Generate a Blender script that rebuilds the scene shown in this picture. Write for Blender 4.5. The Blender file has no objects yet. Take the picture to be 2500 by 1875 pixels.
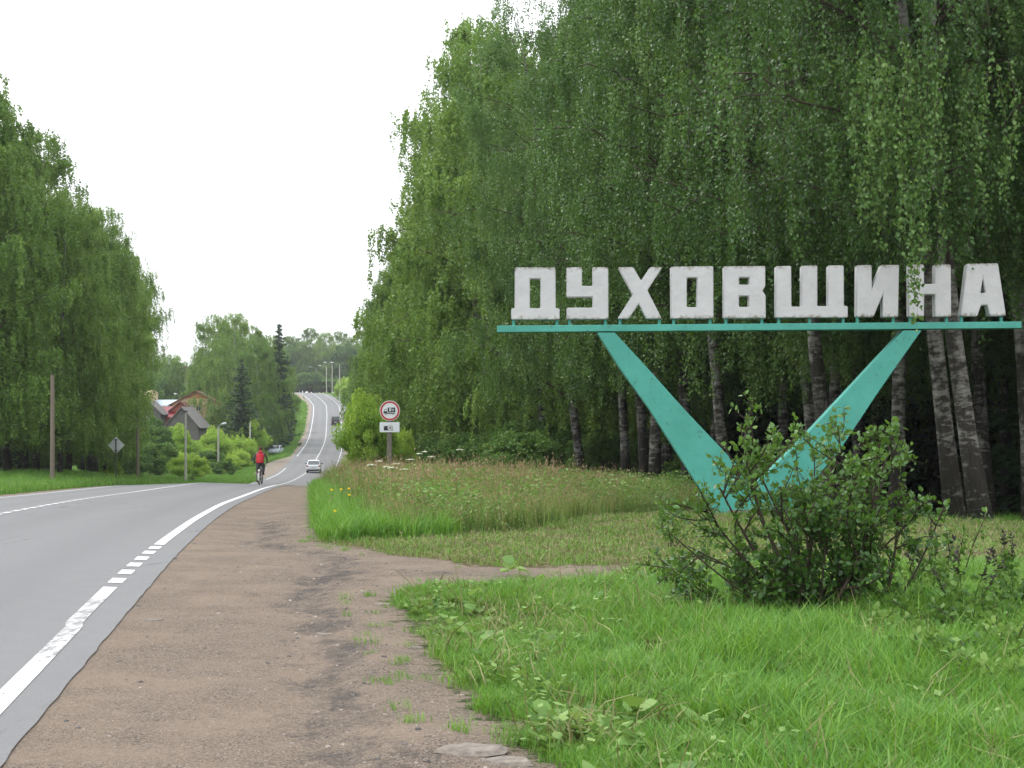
import bpy, bmesh, math, random
import numpy as np
from mathutils import Vector, Matrix

random.seed(7)
rng = np.random.default_rng(7)
D = bpy.data
sc = bpy.context.scene
COL = sc.collection
R = math.radians

# ------------------------------------------------------------------ camera
EYE = 1.6
cam_d = D.cameras.new('camera')
cam_d.sensor_width = 36.0
cam_d.lens = 57.6
cam_d.shift_y = 0.037
cam_d.clip_start = 0.1
cam_d.clip_end = 8000
cam = D.objects.new('camera', cam_d)
cam.location = (0, 0, EYE)
cam.rotation_euler = (R(90), 0, 0)
COL.objects.link(cam)
sc.camera = cam

# ------------------------------------------------------------------ world (overcast) and sun
SUN_EL, SUN_ROT = 52, -62          # sun behind thin cloud, high on the left
world = D.worlds.new('World')
sc.world = world
world.use_nodes = True
wn, wl = world.node_tree.nodes, world.node_tree.links
wn.clear()
w_out = wn.new('ShaderNodeOutputWorld')
w_bg = wn.new('ShaderNodeBackground')
w_bg.inputs['Strength'].default_value = 0.1
w_sky = wn.new('ShaderNodeTexSky')
w_sky.sky_type = 'NISHITA'
w_sky.sun_disc = False
w_sky.sun_elevation = R(SUN_EL)
w_sky.sun_rotation = R(SUN_ROT)
w_tc = wn.new('ShaderNodeTexCoord')
w_no = wn.new('ShaderNodeTexNoise')
w_no.inputs['Scale'].default_value = 1.6
w_no.inputs['Detail'].default_value = 4
w_cr = wn.new('ShaderNodeValToRGB')
w_cr.color_ramp.elements[0].color = (.92, .95, .985, 1)
w_cr.color_ramp.elements[1].color = (1.06, 1.07, 1.08, 1)
w_mx = wn.new('ShaderNodeMixRGB')
w_mx.inputs['Fac'].default_value = 0.93
wl.new(w_tc.outputs['Generated'], w_no.inputs['Vector'])
wl.new(w_no.outputs['Fac'], w_cr.inputs['Fac'])
wl.new(w_sky.outputs['Color'], w_mx.inputs['Color1'])
# overcast sky: the zenith is brighter than the horizon
w_sx = wn.new('ShaderNodeSeparateXYZ'); wl.new(w_tc.outputs['Generated'], w_sx.inputs[0])
w_mr = wn.new('ShaderNodeMapRange')
w_mr.inputs['From Min'].default_value = 0.0; w_mr.inputs['From Max'].default_value = 1.0
w_mr.inputs['To Min'].default_value = 11.5; w_mr.inputs['To Max'].default_value = 27.0
wl.new(w_sx.outputs['Z'], w_mr.inputs['Value'])
w_ml = wn.new('ShaderNodeVectorMath'); w_ml.operation = 'SCALE'
wl.new(w_cr.outputs['Color'], w_ml.inputs[0]); wl.new(w_mr.outputs['Result'], w_ml.inputs['Scale'])
wl.new(w_ml.outputs['Vector'], w_mx.inputs['Color2'])
wl.new(w_mx.outputs['Color'], w_bg.inputs['Color'])
wl.new(w_bg.outputs['Background'], w_out.inputs['Surface'])

sun_d = D.lights.new('sun', 'SUN')
sun_d.energy = 1.4
sun_d.angle = R(14)
sun_d.color = (1.0, 0.97, 0.92)
sun = D.objects.new('sun', sun_d)
_a, _e = R(SUN_ROT), R(SUN_EL)
_dir = Vector((math.sin(_a) * math.cos(_e), math.cos(_a) * math.cos(_e), math.sin(_e)))
sun.rotation_euler = _dir.to_track_quat('Z', 'Y').to_euler()
COL.objects.link(sun)

sc.view_settings.view_transform = 'Standard'
sc.view_settings.look = 'None'
sc.view_settings.exposure = 0.12
sc.view_settings.gamma = 1.0
sc.view_settings.use_curve_mapping = False
sc.render.engine = 'CYCLES'
sc.cycles.use_denoising = True
sc.cycles.max_bounces = 6
sc.cycles.diffuse_bounces = 3
sc.cycles.glossy_bounces = 2
sc.cycles.transmission_bounces = 4
sc.cycles.transparent_max_bounces = 8
sc.cycles.volume_bounces = 0
sc.cycles.use_adaptive_sampling = True
sc.cycles.adaptive_threshold = 0.02
sc.cycles.caustics_reflective = False
sc.cycles.caustics_refractive = False

# ------------------------------------------------------------------ profiles of the place
def smooth_table(ks, vs, sig):
    ys = np.arange(-60, 3000, 1.0)
    v = np.interp(ys, ks, vs)
    k = np.exp(-0.5 * (np.arange(-20, 21) / sig) ** 2); k /= k.sum()
    vp = np.pad(v, 20, mode='edge')
    return ys, np.convolve(vp, k, 'valid')
_zy, _zv = smooth_table(
    [-60, 0, 19, 29.3, 40, 53, 64.5, 76, 86, 100, 120, 135, 150, 165, 185, 200, 225, 248, 282, 310, 340, 372, 405, 430, 470, 500, 540, 700, 3000],
    [0, 0, 0, -.17, -.41, -.77, -1.06, -1.33, -1.72, -2.38, -3.25, -3.75, -4.08, -4.25, -4.38, -4.3, -3.8, -3.1, -2.2, -1.1, .5, 3.0, 5.6, 7.3, 9.6, 10.5, 11, 11.5, 12], 2.5)
_ly, _lv = smooth_table(
    [-60, 0, 30, 60, 85, 97, 115, 130, 180, 220, 260, 290, 320, 350, 400, 430, 470, 500, 540, 700, 3000],
    [0, 0, -.15, -.75, -1.2, -1.55, -2.57, -3.2, -4.45, -4.5, -3.9, -3.2, -1.4, 1.0, 5.0, 7.1, 9.4, 10.4, 11, 11.5, 12], 3)
_cy, _cv = smooth_table(
    [-60, -20, 0, 9.25, 16.5, 21.3, 29.3, 40, 53, 64.5, 76, 100, 125, 165, 185, 200, 225, 248, 282, 310, 340, 372, 405, 430, 470, 500, 540, 600, 700, 3000],
    [3.6, -2.25, -5.1, -6.43, -7.48, -8.14, -9.23, -10.6, -12.1, -13.4, -14.45, -16.5, -18.6, -21.7, -23.4, -24.75, -27, -29, -32.3, -35.2, -38.5, -42, -45.9, -50, -57.1, -64.4, -80, -115, -180, -180], 2.5)
def zr(y): return np.interp(y, _zy, _zv)
def zl(y): return np.interp(y, _ly, _lv)
def xc(y): return np.interp(y, _cy, _cv)
def hw(y): return np.interp(y, [80, 150], [3.5, 3.12])
def sstep(a, b, x):
    t = np.clip((x - a) / (b - a), 0, 1)
    return t * t * (3 - 2 * t)
def bump2(x, y, s, seed=0):
    return (np.sin(x * s + 1.3 * seed) * np.cos(y * s * .87 + seed) + .6 * np.sin(x * s * 2.3 + y * s * 1.7 + seed * 2.1) + .35 * np.cos(x * s * 4.7 - y * s * 3.9 + seed)) / 1.95
def road_z(t, y):
    return zr(y) + .11 * np.clip(1 - np.abs(t) / hw(y), -.3, 1)
def gz(x, y):
    """height of the ground"""
    x = np.asarray(x, float); y = np.asarray(y, float)
    t = x - xc(y)
    z = road_z(np.clip(t, -4.2, 4.2), y)
    lf = sstep(4.3, 10, -t)
    z = z * (1 - lf) + zl(y) * lf
    off = sstep(4.0, 8.0, np.abs(t))
    z = z + off * .05 * bump2(x, y, .55) + off * .02 * bump2(x, y, 2.1, 3)
    z = z + .012 * bump2(x, y, 3.1, 5) * sstep(3.9, 4.6, np.abs(t))
    z = z - .42 * sstep(4.5, 8, x) * sstep(27.5, 31.5, y) * (1 - sstep(60, 90, y))
    z = z - .035 * np.exp(-((x - (edge_x(y) - 1.0)) / .28) ** 2) * (y < 40) + .03 * np.exp(-((x - (edge_x(y) - .45)) / .2) ** 2) * (y < 15)
    z = z + .012 * bump2(x, y, 6.5, 2) * np.exp(-((x - (edge_x(y) - .7)) / .6) ** 2) * (y < 40)
    z = z + .17 * np.exp(-((x - 4.4) / 4.5) ** 2 - ((y - 28.2) / 3.0) ** 2)
    far = sstep(60, 400, np.abs(t)) * sstep(150, 500, y)
    z = z + far * 5
    return z
def gzf(x, y): return float(gz(x, y))

_ey = [-20, 5, 7.57, 9.18, 10.4, 11.3, 13.6, 15, 18, 20.8, 23.1, 26, 46, 76, 90]
_ex = [3, .6, .23, -.14, -.35, -.49, -.83, -1.01, -1.2, -1.58, -2.67, -3.1, -5.6, -9.2, -11.6]
def edge_x(y):
    e = np.interp(y, _ey, _ex)
    e2 = xc(y) + hw(y) + 1.3
    return np.where(y < 90, e, e2)
def gravel_s(x, y):
    """signed distance (m, positive inside) of the gravel shoulders and the drive"""
    t = x - xc(y)
    right = edge_x(y) - x
    yl_ = np.interp(x, [-1.6, -1.0, -.64, 0, 1, 6, 12], [14.5, 15.3, 15.7, 16.0, 16.4, 16.3, 16.2])
    yu_ = np.interp(x, [-1.6, -.82, -.42, .5, 3, 6, 12], [20.8, 19.4, 18.75, 18.8, 19.0, 20.3, 20.8])
    drive = np.minimum(np.minimum(np.minimum(y - yl_, yu_ - y), x + 2.5), (1.4 - x) * .4)
    s = np.maximum(right, drive)
    s = np.where(t > 0, s, -9.0)
    wl_ = hw(y) + np.interp(y, [0, 60, 90, 165, 190, 225, 236, 300, 330, 420, 450], [1.3, 1.3, .8, .7, 3.2, 3.6, 1.1, 1.6, 1.3, 1.5, 3])
    left = wl_ + t
    return np.where(t < 0, left, s)

def P(px, py, y):
    """world point seen at photo pixel (px, py) at distance y"""
    return Vector(((px - 1250) / 4000 * y, y, EYE + (1030 - py) / 4000 * y))
def X(px, y): return (px - 1250) / 4000 * y

# ------------------------------------------------------------------ node helpers / materials
def mat(name, color=(.5, .5, .5), rough=.8, spec=.3, metal=0.0):
    m = D.materials.new(name)
    m.use_nodes = True
    b = m.node_tree.nodes['Principled BSDF']
    b.inputs['Base Color'].default_value = (*color, 1)
    b.inputs['Roughness'].default_value = rough
    b.inputs['Specular IOR Level'].default_value = spec
    b.inputs['Metallic'].default_value = metal
    return m
class N:
    def __init__(s, m):
        s.m = m; s.n = m.node_tree.nodes; s.l = m.node_tree.links
        s.b = s.n['Principled BSDF']; s.out = s.n['Material Output']
    def add(s, typ, **kw):
        nd = s.n.new(typ)
        for k, v in kw.items():
            if k.startswith('i_'):
                nd.inputs[k[2:].replace('_', ' ')].default_value = v
            else:
                setattr(nd, k, v)
        return nd
    def link(s, a, b): s.l.new(a, b)
    def pos(s):
        return s.add('ShaderNodeNewGeometry').outputs['Position']
    def obj(s):
        return s.add('ShaderNodeTexCoord').outputs['Object']
    def attr(s, name):
        a = s.add('ShaderNodeAttribute'); a.attribute_name = name
        return a
    def noise(s, vec, scale, detail=4, rough=.55, dist=0.0):
        t = s.add('ShaderNodeTexNoise')
        t.inputs['Scale'].default_value = scale; t.inputs['Detail'].default_value = detail
        t.inputs['Roughness'].default_value = rough; t.inputs['Distortion'].default_value = dist
        s.link(vec, t.inputs['Vector'])
        return t.outputs['Fac']
    def voro(s, vec, scale, feature='F1', out='Distance'):
        t = s.add('ShaderNodeTexVoronoi', feature=feature)
        t.inputs['Scale'].default_value = scale
        s.link(vec, t.inputs['Vector'])
        return t.outputs[out]
    def ramp(s, fac, stops):
        r = s.add('ShaderNodeValToRGB')
        el = r.color_ramp.elements
        while len(el) < len(stops): el.new(.5)
        for e, (p, c) in zip(el, stops):
            e.position = p
            e.color = (c, c, c, 1) if isinstance(c, (int, float)) else (*c, 1)
        s.link(fac, r.inputs['Fac'])
        return r.outputs['Color']
    def mix(s, fac, a, b, blend='MIX'):
        x = s.add('ShaderNodeMixRGB', blend_type=blend)
        for sock, v in ((x.inputs['Fac'], fac), (x.inputs['Color1'], a), (x.inputs['Color2'], b)):
            if isinstance(v, (int, float)): sock.default_value = v if sock.name == 'Fac' else (v, v, v, 1)
            elif isinstance(v, tuple): sock.default_value = (*v, 1)
            else: s.link(v, sock)
        return x.outputs['Color']
    def math(s, op, a, b=0.0, clamp=False):
        x = s.add('ShaderNodeMath', operation=op, use_clamp=clamp)
        for i, v in enumerate((a, b)):
            if isinstance(v, (int, float)): x.inputs[i].default_value = v
            else: s.link(v, x.inputs[i])
        return x.outputs[0]
    def scale(s, vec, xyz):
        x = s.add('ShaderNodeMapping'); x.inputs['Scale'].default_value = xyz
        s.link(vec, x.inputs['Vector'])
        return x.outputs['Vector']
    def bump(s, h, strength=.5, dist=.02):
        x = s.add('ShaderNodeBump'); x.inputs['Strength'].default_value = strength
        x.inputs['Distance'].default_value = dist
        s.link(h, x.inputs['Height']); s.link(x.outputs['Normal'], s.b.inputs['Normal'])
    def color(s, c): s.link(c, s.b.inputs['Base Color'])
    def rough(s, c): s.link(c, s.b.inputs['Roughness'])

def foliage_mat(name, c_dark, c_mid, c_light, transl=.3, rough=.5, patch=.35, spec=.3, tree_var=.26):
    """leaf surface: colour varies from leaf to leaf, from clump to clump and from plant to plant"""
    m = mat(name, c_mid, rough, spec)
    k = N(m)
    at = k.attr('tone')
    big = k.noise(k.pos(), patch, 3)
    oi = k.add('ShaderNodeObjectInfo').outputs['Random']
    v = k.math('ADD', k.math('MULTIPLY', at.outputs['Fac'], .62), k.math('MULTIPLY', big, .42))
    v = k.math('ADD', v, k.math('MULTIPLY', k.math('SUBTRACT', oi, .5), tree_var))
    c = k.ramp(v, [(.2, c_dark), (.52, c_mid), (.9, c_light)])
    k.color(c)
    tr = k.add('ShaderNodeBsdfTranslucent')
    k.link(k.mix(.5, c, (c_light[0] * 1.1, c_light[1] * 1.1, c_light[2] * .6)), tr.inputs['Color'])
    mx = k.add('ShaderNodeMixShader'); mx.inputs['Fac'].default_value = transl
    k.link(k.b.outputs[0], mx.inputs[1]); k.link(tr.outputs[0], mx.inputs[2])
    k.link(mx.outputs[0], k.out.inputs['Surface'])
    return m

M = {}
M['birch_leaf'] = foliage_mat('birch_leaf', (.04, .1, .018), (.115, .22, .038), (.28, .4, .09))
M['near_birch_leaf'] = foliage_mat('near_birch_leaf', (.02, .065, .014), (.07, .16, .034), (.19, .31, .075), .28, .42, .5, .4)
M['spruce_leaf'] = foliage_mat('spruce_leaf', (.018, .05, .02), (.035, .08, .03), (.07, .125, .045), .12)
M['maple_leaf'] = foliage_mat('maple_leaf', (.1, .22, .025), (.27, .44, .055), (.45, .6, .11))
M['shrub_leaf'] = foliage_mat('shrub_leaf', (.035, .095, .018), (.085, .18, .035), (.18, .3, .07))
M['hero_leaf'] = foliage_mat('hero_leaf', (.03, .09, .018), (.085, .19, .034), (.22, .35, .07), .3, .38, 1.4, .45)
M['grass'] = foliage_mat('grass', (.045, .16, .015), (.105, .28, .028), (.26, .42, .08), .35, .5, 1.1)
M['meadow'] = foliage_mat('meadow', (.07, .16, .03), (.16, .25, .06), (.4, .37, .16), .3, .7, .5)
M['weed'] = foliage_mat('weed', (.07, .16, .035), (.15, .28, .06), (.27, .4, .12), .35, .5, .6)
M['clipping'] = foliage_mat('clipping', (.11, .12, .045), (.2, .2, .085), (.36, .33, .17), .1, .8, 1.2)
M['seed_red'] = mat('seed_red', (.36, .25, .155), .9, .1)
M['flower_white'] = mat('flower_white', (.62, .64, .48), .8, .1)
M['flower_yellow'] = mat('flower_yellow', (.85, .6, .03), .7, .1)
M['pod'] = mat('pod', (.06, .045, .045), .8, .2)

def m_bark(name, white):
    m = mat(name, (.3, .3, .3), .9, .1); k = N(m)
    o = k.obj()
    bands = k.noise(k.scale(o, (3, 3, 9)), 1.2, 5, .7)
    patches = k.noise(k.scale(o, (1, 1, .8)), 1.6, 4, .65)
    fis = k.noise(k.scale(o, (9, 9, 1.6)), 2.2, 4, .6)
    sep = k.add('ShaderNodeSeparateXYZ'); k.link(o, sep.inputs[0])
    hgt = k.math('MULTIPLY', sep.outputs['Z'], .16, True)
    if white:
        wh = k.ramp(k.math('ADD', k.math('MULTIPLY', k.math('ADD', bands, patches), .5), k.math('MULTIPLY', hgt, .13)), [(.53, 0.0), (.66, 1.0)])
        dark = k.mix(fis, (.012, .011, .01), (.075, .068, .06))
        k.color(k.mix(wh, dark, k.mix(fis, (.18, .17, .155), (.42, .41, .375))))
    else:
        k.color(k.mix(fis, (.03, .025, .02), (.16, .12, .09)))
    k.bump(fis, .9, .04)
    return m
M['birch_bark'] = m_bark('birch_bark', True)
M['dark_bark'] = m_bark('dark_bark', False)
M['twig'] = mat('twig', (.06, .045, .035), .8, .2)

def speckled(name, c1, c2, scale, rough=.8, bumpd=.0, spec=.3, stain=None):
    m = mat(name, c1, rough, spec); k = N(m)
    o = k.obj()
    c = k.mix(k.ramp(k.noise(o, scale, 6, .65), [(.3, 0.0), (.7, 1.0)]), c1, c2)
    if stain:
        c = k.mix(k.ramp(k.noise(o, stain[1], 6, .7), [(stain[2], 0.0), (stain[3], 1.0)]), c, stain[0])
    k.color(c)
    if bumpd: k.bump(k.noise(o, scale * 3, 4), .5, bumpd)
    return m
M['teal'] = speckled('teal_paint', (.06, .33, .27), (.085, .4, .33), 2.0, .5, .015, .4, ((.05, .12, .1), 9, .6, .7))
k = N(M['teal'])
_c = k.b.inputs['Base Color'].links[0].from_socket
_w = k.noise(k.obj(), .8, 5, .7)
_c = k.mix(k.math('MULTIPLY', k.ramp(_w, [(.42, 0.0), (.66, 1.0)]), .6), _c, (.05, .27, .22))
_r = k.noise(k.scale(k.obj(), (7, 7, .7)), 1.6, 5, .7)
_c = k.mix(k.math('MULTIPLY', k.ramp(_r, [(.6, 0.0), (.72, 1.0)]), .35), _c, (.12, .17, .11))
_d = k.noise(k.obj(), 24, 5, .8)
_c = k.mix(k.ramp(_d, [(.68, 0.0), (.72, 1.0)]), _c, (.1, .09, .06))
k.color(_c)
M['letter_white'] = speckled('whitewash', (.49, .495, .5), (.58, .585, .59), 3, .85, .02, .2, ((.52, .515, .5), 2.6, .6, .8))
# whitewash: lichen and soot gather along upper and lower edges of the letters, as wear of its own
k = N(M['letter_white'])
_o = k.add('ShaderNodeTexCoord').outputs['Generated']
_s = k.add('ShaderNodeSeparateXYZ'); k.link(_o, _s.inputs[0])
_e = k.math('ABSOLUTE', k.math('SUBTRACT', _s.outputs['Z'], .5))
_g = k.math('ADD', k.math('MULTIPLY', k.ramp(_e, [(.36, 0.0), (.5, 1.0)]), .3), k.noise(k.obj(), 11, 6, .75))
_f = k.ramp(_g, [(.7, 0.0), (.9, 1.0)])
_old = k.b.inputs['Base Color'].links[0].from_socket
k.color(k.mix(_f, _old, (.2, .17, .12)))
M['letter_side'] = M['letter_white']

M['concrete'] = speckled('concrete', (.5, .48, .44), (.38, .36, .33), 9, .9, .01)
M['old_concrete'] = speckled('old_concrete', (.22, .2, .17), (.12, .11, .09), 12, .95, .02)
M['wood_grey'] = speckled('wood_grey', (.16, .13, .1), (.24, .2, .16), 14, .9, .02)
M['sign_back'] = speckled('sign_back', (.6, .63, .66), (.68, .71, .74), 3, .45, 0, .4)
M['sign_white'] = mat('sign_white', (.72, .76, .78), .45, .4)
M['sign_red'] = mat('sign_red', (.5, .035, .04), .45, .4)
M['sign_black'] = mat('sign_black', (.02, .025, .035), .5, .4)
M['sign_grey'] = mat('sign_grey', (.42, .43, .4), .5, .4)
M['steel'] = mat('steel', (.35, .36, .37), .45, .5, .6)
M['dark_steel'] = mat('dark_steel', (.08, .08, .09), .5, .5, .4)
M['lamp_head'] = mat('lamp_head', (.6, .62, .63), .4, .5)
M['rubber'] = mat('rubber', (.02, .02, .021), .85, .2)
M['glass'] = mat('glass', (.04, .05, .06), .08, .8)
M['car_white'] = mat('car_white', (.62, .64, .67), .25, .6)
M['car_blue'] = mat('car_blue', (.5, .58, .66), .25, .6)
M['car_dark'] = mat('car_dark', (.02, .024, .022), .4, .5)
M['car_trim'] = mat('car_trim', (.03, .03, .032), .6, .3)
M['tail_red'] = mat('tail_red', (.35, .02, .02), .3, .5)
M['tail_amber'] = mat('tail_amber', (.6, .2, .04), .3, .5)
M['plate'] = mat('plate', (.7, .7, .68), .5, .3)
M['vest'] = speckled('vest_red', (.36, .014, .025), (.5, .022, .04), 14, .7, .01)
M['sleeve'] = speckled('sleeve_grey', (.09, .09, .1), (.12, .12, .13), 20, .9)
M['trouser'] = speckled('trouser_grey', (.07, .075, .085), (.1, .1, .115), 20, .9)
M['skin'] = mat('skin', (.5, .3, .22), .6, .3)
M['hair'] = mat('hair', (.09, .055, .035), .8, .2)
M['black'] = mat('black', (.015, .015, .016), .5, .4)
M['fender'] = mat('fender', (.6, .6, .6), .4, .4)
M['cream'] = speckled('cream_wall', (.62, .47, .27), (.68, .53, .32), 2, .9)
M['orange_wood'] = mat('orange_wood', (.5, .25, .1), .8, .2)
M['brick'] = mat('brick_red', (.33, .1, .06), .9, .1)
M['brown_roof'] = speckled('brown_roof', (.13, .06, .045), (.18, .09, .07), 2, .8)
M['slate'] = speckled('grey_asbestos', (.12, .113, .11), (.2, .19, .185), 1.6, .95, .02)
M['barn_wood'] = speckled('barn_wood', (.09, .085, .083), (.14, .13, .125), 2.2, .95, .02)
M['red_roof'] = mat('red_roof', (.2, .012, .022), .4, .5)
M['metal_blue'] = mat('metal_blue', (.4, .48, .55), .4, .5)
M['white_wall'] = mat('white_wall', (.75, .78, .82), .7, .3)
M['frame_white'] = mat('frame_white', (.75, .75, .73), .6, .3)
M['pale_yellow'] = mat('pale_yellow', (.75, .58, .36), .8, .2)

# asphalt
m = mat('asphalt', (.18, .18, .18), .85, .35); k = N(m)
p = k.pos()
fine = k.noise(p, 90, 3, .7)
mid_ = k.noise(p, 3.0, 5, .6)
long_ = k.noise(k.scale(p, (1.2, .12, 1)), 1.0, 4, .6)
c = k.mix(k.ramp(fine, [(.25, 0.0), (.75, 1.0)]), (.12, .122, .127), (.21, .21, .213))
c = k.mix(k.math('MULTIPLY', k.ramp(long_, [(.35, 0.0), (.7, 1.0)]), .3), c, (.135, .136, .14))
c = k.mix(k.math('MULTIPLY', k.ramp(mid_, [(.45, 0.0), (.75, 1.0)]), .3), c, (.2, .198, .195))
tr_ = k.attr('track')
c = k.mix(k.math('MULTIPLY', tr_.outputs['Fac'], .4), c, (.125, .126, .13))
ed_ = k.attr('rim')
c = k.mix(k.math('MULTIPLY', k.ramp(k.math('ADD', ed_.outputs['Fac'], k.math('MULTIPLY', mid_, .5)), [(1.0, 0.0), (1.4, 1.0)]), .35), c, (.25, .22, .19))
ck = k.voro(k.scale(p, (1, .45, 1)), .55, 'DISTANCE_TO_EDGE')
ck = k.math('ADD', ck, k.math('MULTIPLY', k.math('SUBTRACT', k.noise(p, 4, 5, .7), .5), .1))
ckm = k.math('MULTIPLY', k.ramp(ck, [(.0, 1.0), (.008, 0.0)]), k.ramp(k.noise(p, .3, 3), [(.5, 0.0), (.6, .6)]))
c = k.mix(ckm, c, (.06, .06, .06))
k.color(c)
k.bump(fine, .6, .01)
M['asphalt'] = m

# road paint with wear, rubber scuffs where 'scuff' is set
m = mat('road_paint', (.75, .75, .74), .7, .3); k = N(m)
p = k.pos()
w1 = k.noise(p, 14, 6, .75)
w2 = k.noise(k.scale(p, (9, 1.0, 1)), 1.3, 5, .7)
sc_ = k.attr('scuff').outputs['Fac']
wear = k.ramp(k.math('ADD', k.math('ADD', k.math('MULTIPLY', w1, .5), k.math('MULTIPLY', w2, .5)), k.math('MULTIPLY', sc_, .13)), [(.53, 0.0), (.66, 1.0)])
k.color(k.mix(wear, k.mix(k.noise(p, 60, 2), (.55, .55, .54), (.7, .7, .69)), (.2, .2, .205)))
M['paint'] = m

# ground: soil, mown strip and gravel
def ground_material():
    m = mat('ground_soil', (.2, .2, .1), .95, .15); k = N(m)
    p = k.pos()
    n1 = k.noise(p, 1.1, 6, .65)
    n2 = k.noise(p, 7, 6, .7)
    n3 = k.noise(p, 40, 4, .7)
    grassy = k.mix(k.ramp(n2, [(.35, 0.0), (.65, 1.0)]), (.05, .075, .022), (.12, .16, .045))
    grassy = k.mix(k.math('MULTIPLY', k.ramp(n1, [(.45, 0.0), (.7, 1.0)]), .6), grassy, (.11, .085, .05))
    far = k.mix(k.ramp(k.noise(p, .35, 6, .7), [(.35, 0.0), (.7, 1.0)]), (.08, .17, .03), (.18, .25, .07))
    grassy = k.mix(k.attr('far').outputs['Fac'], grassy, far)
    mown = k.mix(k.ramp(n2, [(.35, 0.0), (.65, 1.0)]), (.12, .12, .045), (.25, .195, .11))
    mown = k.mix(k.math('MULTIPLY', k.ramp(n3, [(.4, 0.0), (.6, 1.0)]), .4), mown, (.12, .1, .055))
    c = k.mix(k.attr('mown').outputs['Fac'], grassy, mown)
    c = k.mix(k.ramp(k.math('ADD', k.attr('dirt').outputs['Fac'], k.math('MULTIPLY', k.math('SUBTRACT', n2, .5), .9)), [(.35, 0.0), (.6, 1.0)]), c, k.mix(n3, (.12, .075, .05), (.24, .16, .115)))
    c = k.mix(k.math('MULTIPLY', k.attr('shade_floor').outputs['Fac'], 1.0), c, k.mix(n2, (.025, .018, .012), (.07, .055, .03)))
    # gravel
    peb = k.voro(p, 115, 'F1', 'Color')
    pebd = k.voro(p, 115)
    gs = k.add('ShaderNodeSeparateColor'); k.link(peb, gs.inputs[0])
    g = k.mix(gs.outputs[0], (.2, .157, .122), (.4, .315, .25))
    g = k.mix(k.ramp(gs.outputs[1], [(.95, 0.0), (.97, 1.0)]), g, (.5, .47, .43))
    g = k.mix(k.ramp(gs.outputs[2], [(.86, 0.0), (.9, 1.0)]), g, (.09, .085, .085))
    g = k.mix(k.math('MULTIPLY', k.ramp(n1, [(.4, 0.0), (.65, 1.0)]), .6), g, (.42, .33, .255))
    streak = k.math('ADD', k.math('MULTIPLY', k.noise(k.scale(p, (1.6, .9, 1)), 1.9, 8, .75, .3), .58), k.math('MULTIPLY', k.noise(p, 13, 8, .85), .44))
    dk = k.math('ADD', streak, k.math('MULTIPLY', k.attr('band').outputs['Fac'], .125))
    g = k.mix(k.math('MULTIPLY', k.ramp(dk, [(.57, 0.0), (.7, 1.0)]), .88), g, k.mix(gs.outputs[0], (.06, .055, .053), (.16, .145, .135)))
    g = k.mix(k.math('MULTIPLY', k.ramp(k.noise(p, 3.3, 6, .7), [(.6, 0.0), (.7, 1.0)]), .35), g, (.15, .12, .085))
    g = k.mix(k.math('MULTIPLY', k.attr('far').outputs['Fac'], .75), g, k.mix(n2, (.2, .17, .14), (.32, .28, .24)))
    s = k.math('ADD', k.attr('gravel').outputs['Fac'], k.math('MULTIPLY', k.math('SUBTRACT', n2, .5), .8))
    s = k.math('ADD', s, k.math('MULTIPLY', k.math('SUBTRACT', n3, .5), .3))
    c = k.mix(k.ramp(s, [(.46, 0.0), (.56, 1.0)]), c, g)
    k.color(c)
    hgt = k.math('ADD', k.math('MULTIPLY', pebd, -.5), k.math('MULTIPLY', n3, .8))
    hgt = k.math('ADD', hgt, k.math('MULTIPLY', k.noise(p, 9, 6, .7), 2.4))
    k.bump(hgt, 1.0, .045)
    return m
M['ground'] = ground_material()

# ------------------------------------------------------------------ mesh helpers
def tag(o, label=None, cat=None, group=None, kind=None):
    if label: o['label'] = label
    if cat: o['category'] = cat
    if group: o['group'] = group
    if kind: o['kind'] = kind
    return o
def link(o, parent=None):
    COL.objects.link(o)
    if parent is not None: o.parent = parent
    return o
def empty(name, loc, rz=0, scale=1.0):
    o = D.objects.new(name, None)
    o.location = loc; o.rotation_euler = (0, 0, rz)
    o.scale = (scale,) * 3 if isinstance(scale, (int, float)) else scale
    o.empty_display_size = .3
    return link(o)
def np_mesh(name, V, quads=None, tris=None, attrs=None, mats=(), smooth=False, mat_idx=None):
    """V (n,3); quads (a,4); tris (b,3); attrs {name: per-vertex float}"""
    me = D.meshes.new(name)
    q = np.zeros((0, 4), int) if quads is None else np.asarray(quads, int)
    t = np.zeros((0, 3), int) if tris is None else np.asarray(tris, int)
    me.vertices.add(len(V)); me.vertices.foreach_set('co', np.asarray(V, np.float32).ravel())
    loops = np.concatenate([q.ravel(), t.ravel()])
    me.loops.add(len(loops)); me.loops.foreach_set('vertex_index', loops.astype(np.int32))
    starts = np.concatenate([np.arange(len(q)) * 4, len(q) * 4 + np.arange(len(t)) * 3])
    me.polygons.add(len(starts)); me.polygons.foreach_set('loop_start', starts.astype(np.int32))
    if smooth: me.polygons.foreach_set('use_smooth', np.ones(len(starts), bool))
    for m_ in mats: me.materials.append(m_)
    if mat_idx is not None: me.polygons.foreach_set('material_index', np.asarray(mat_idx, np.int32))
    me.update(calc_edges=True)
    if attrs:
        for kx, v in attrs.items():
            a = me.attributes.new(kx, 'FLOAT', 'POINT')
            a.data.foreach_set('value', np.asarray(v, np.float32))
    me.validate()
    return me
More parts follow.
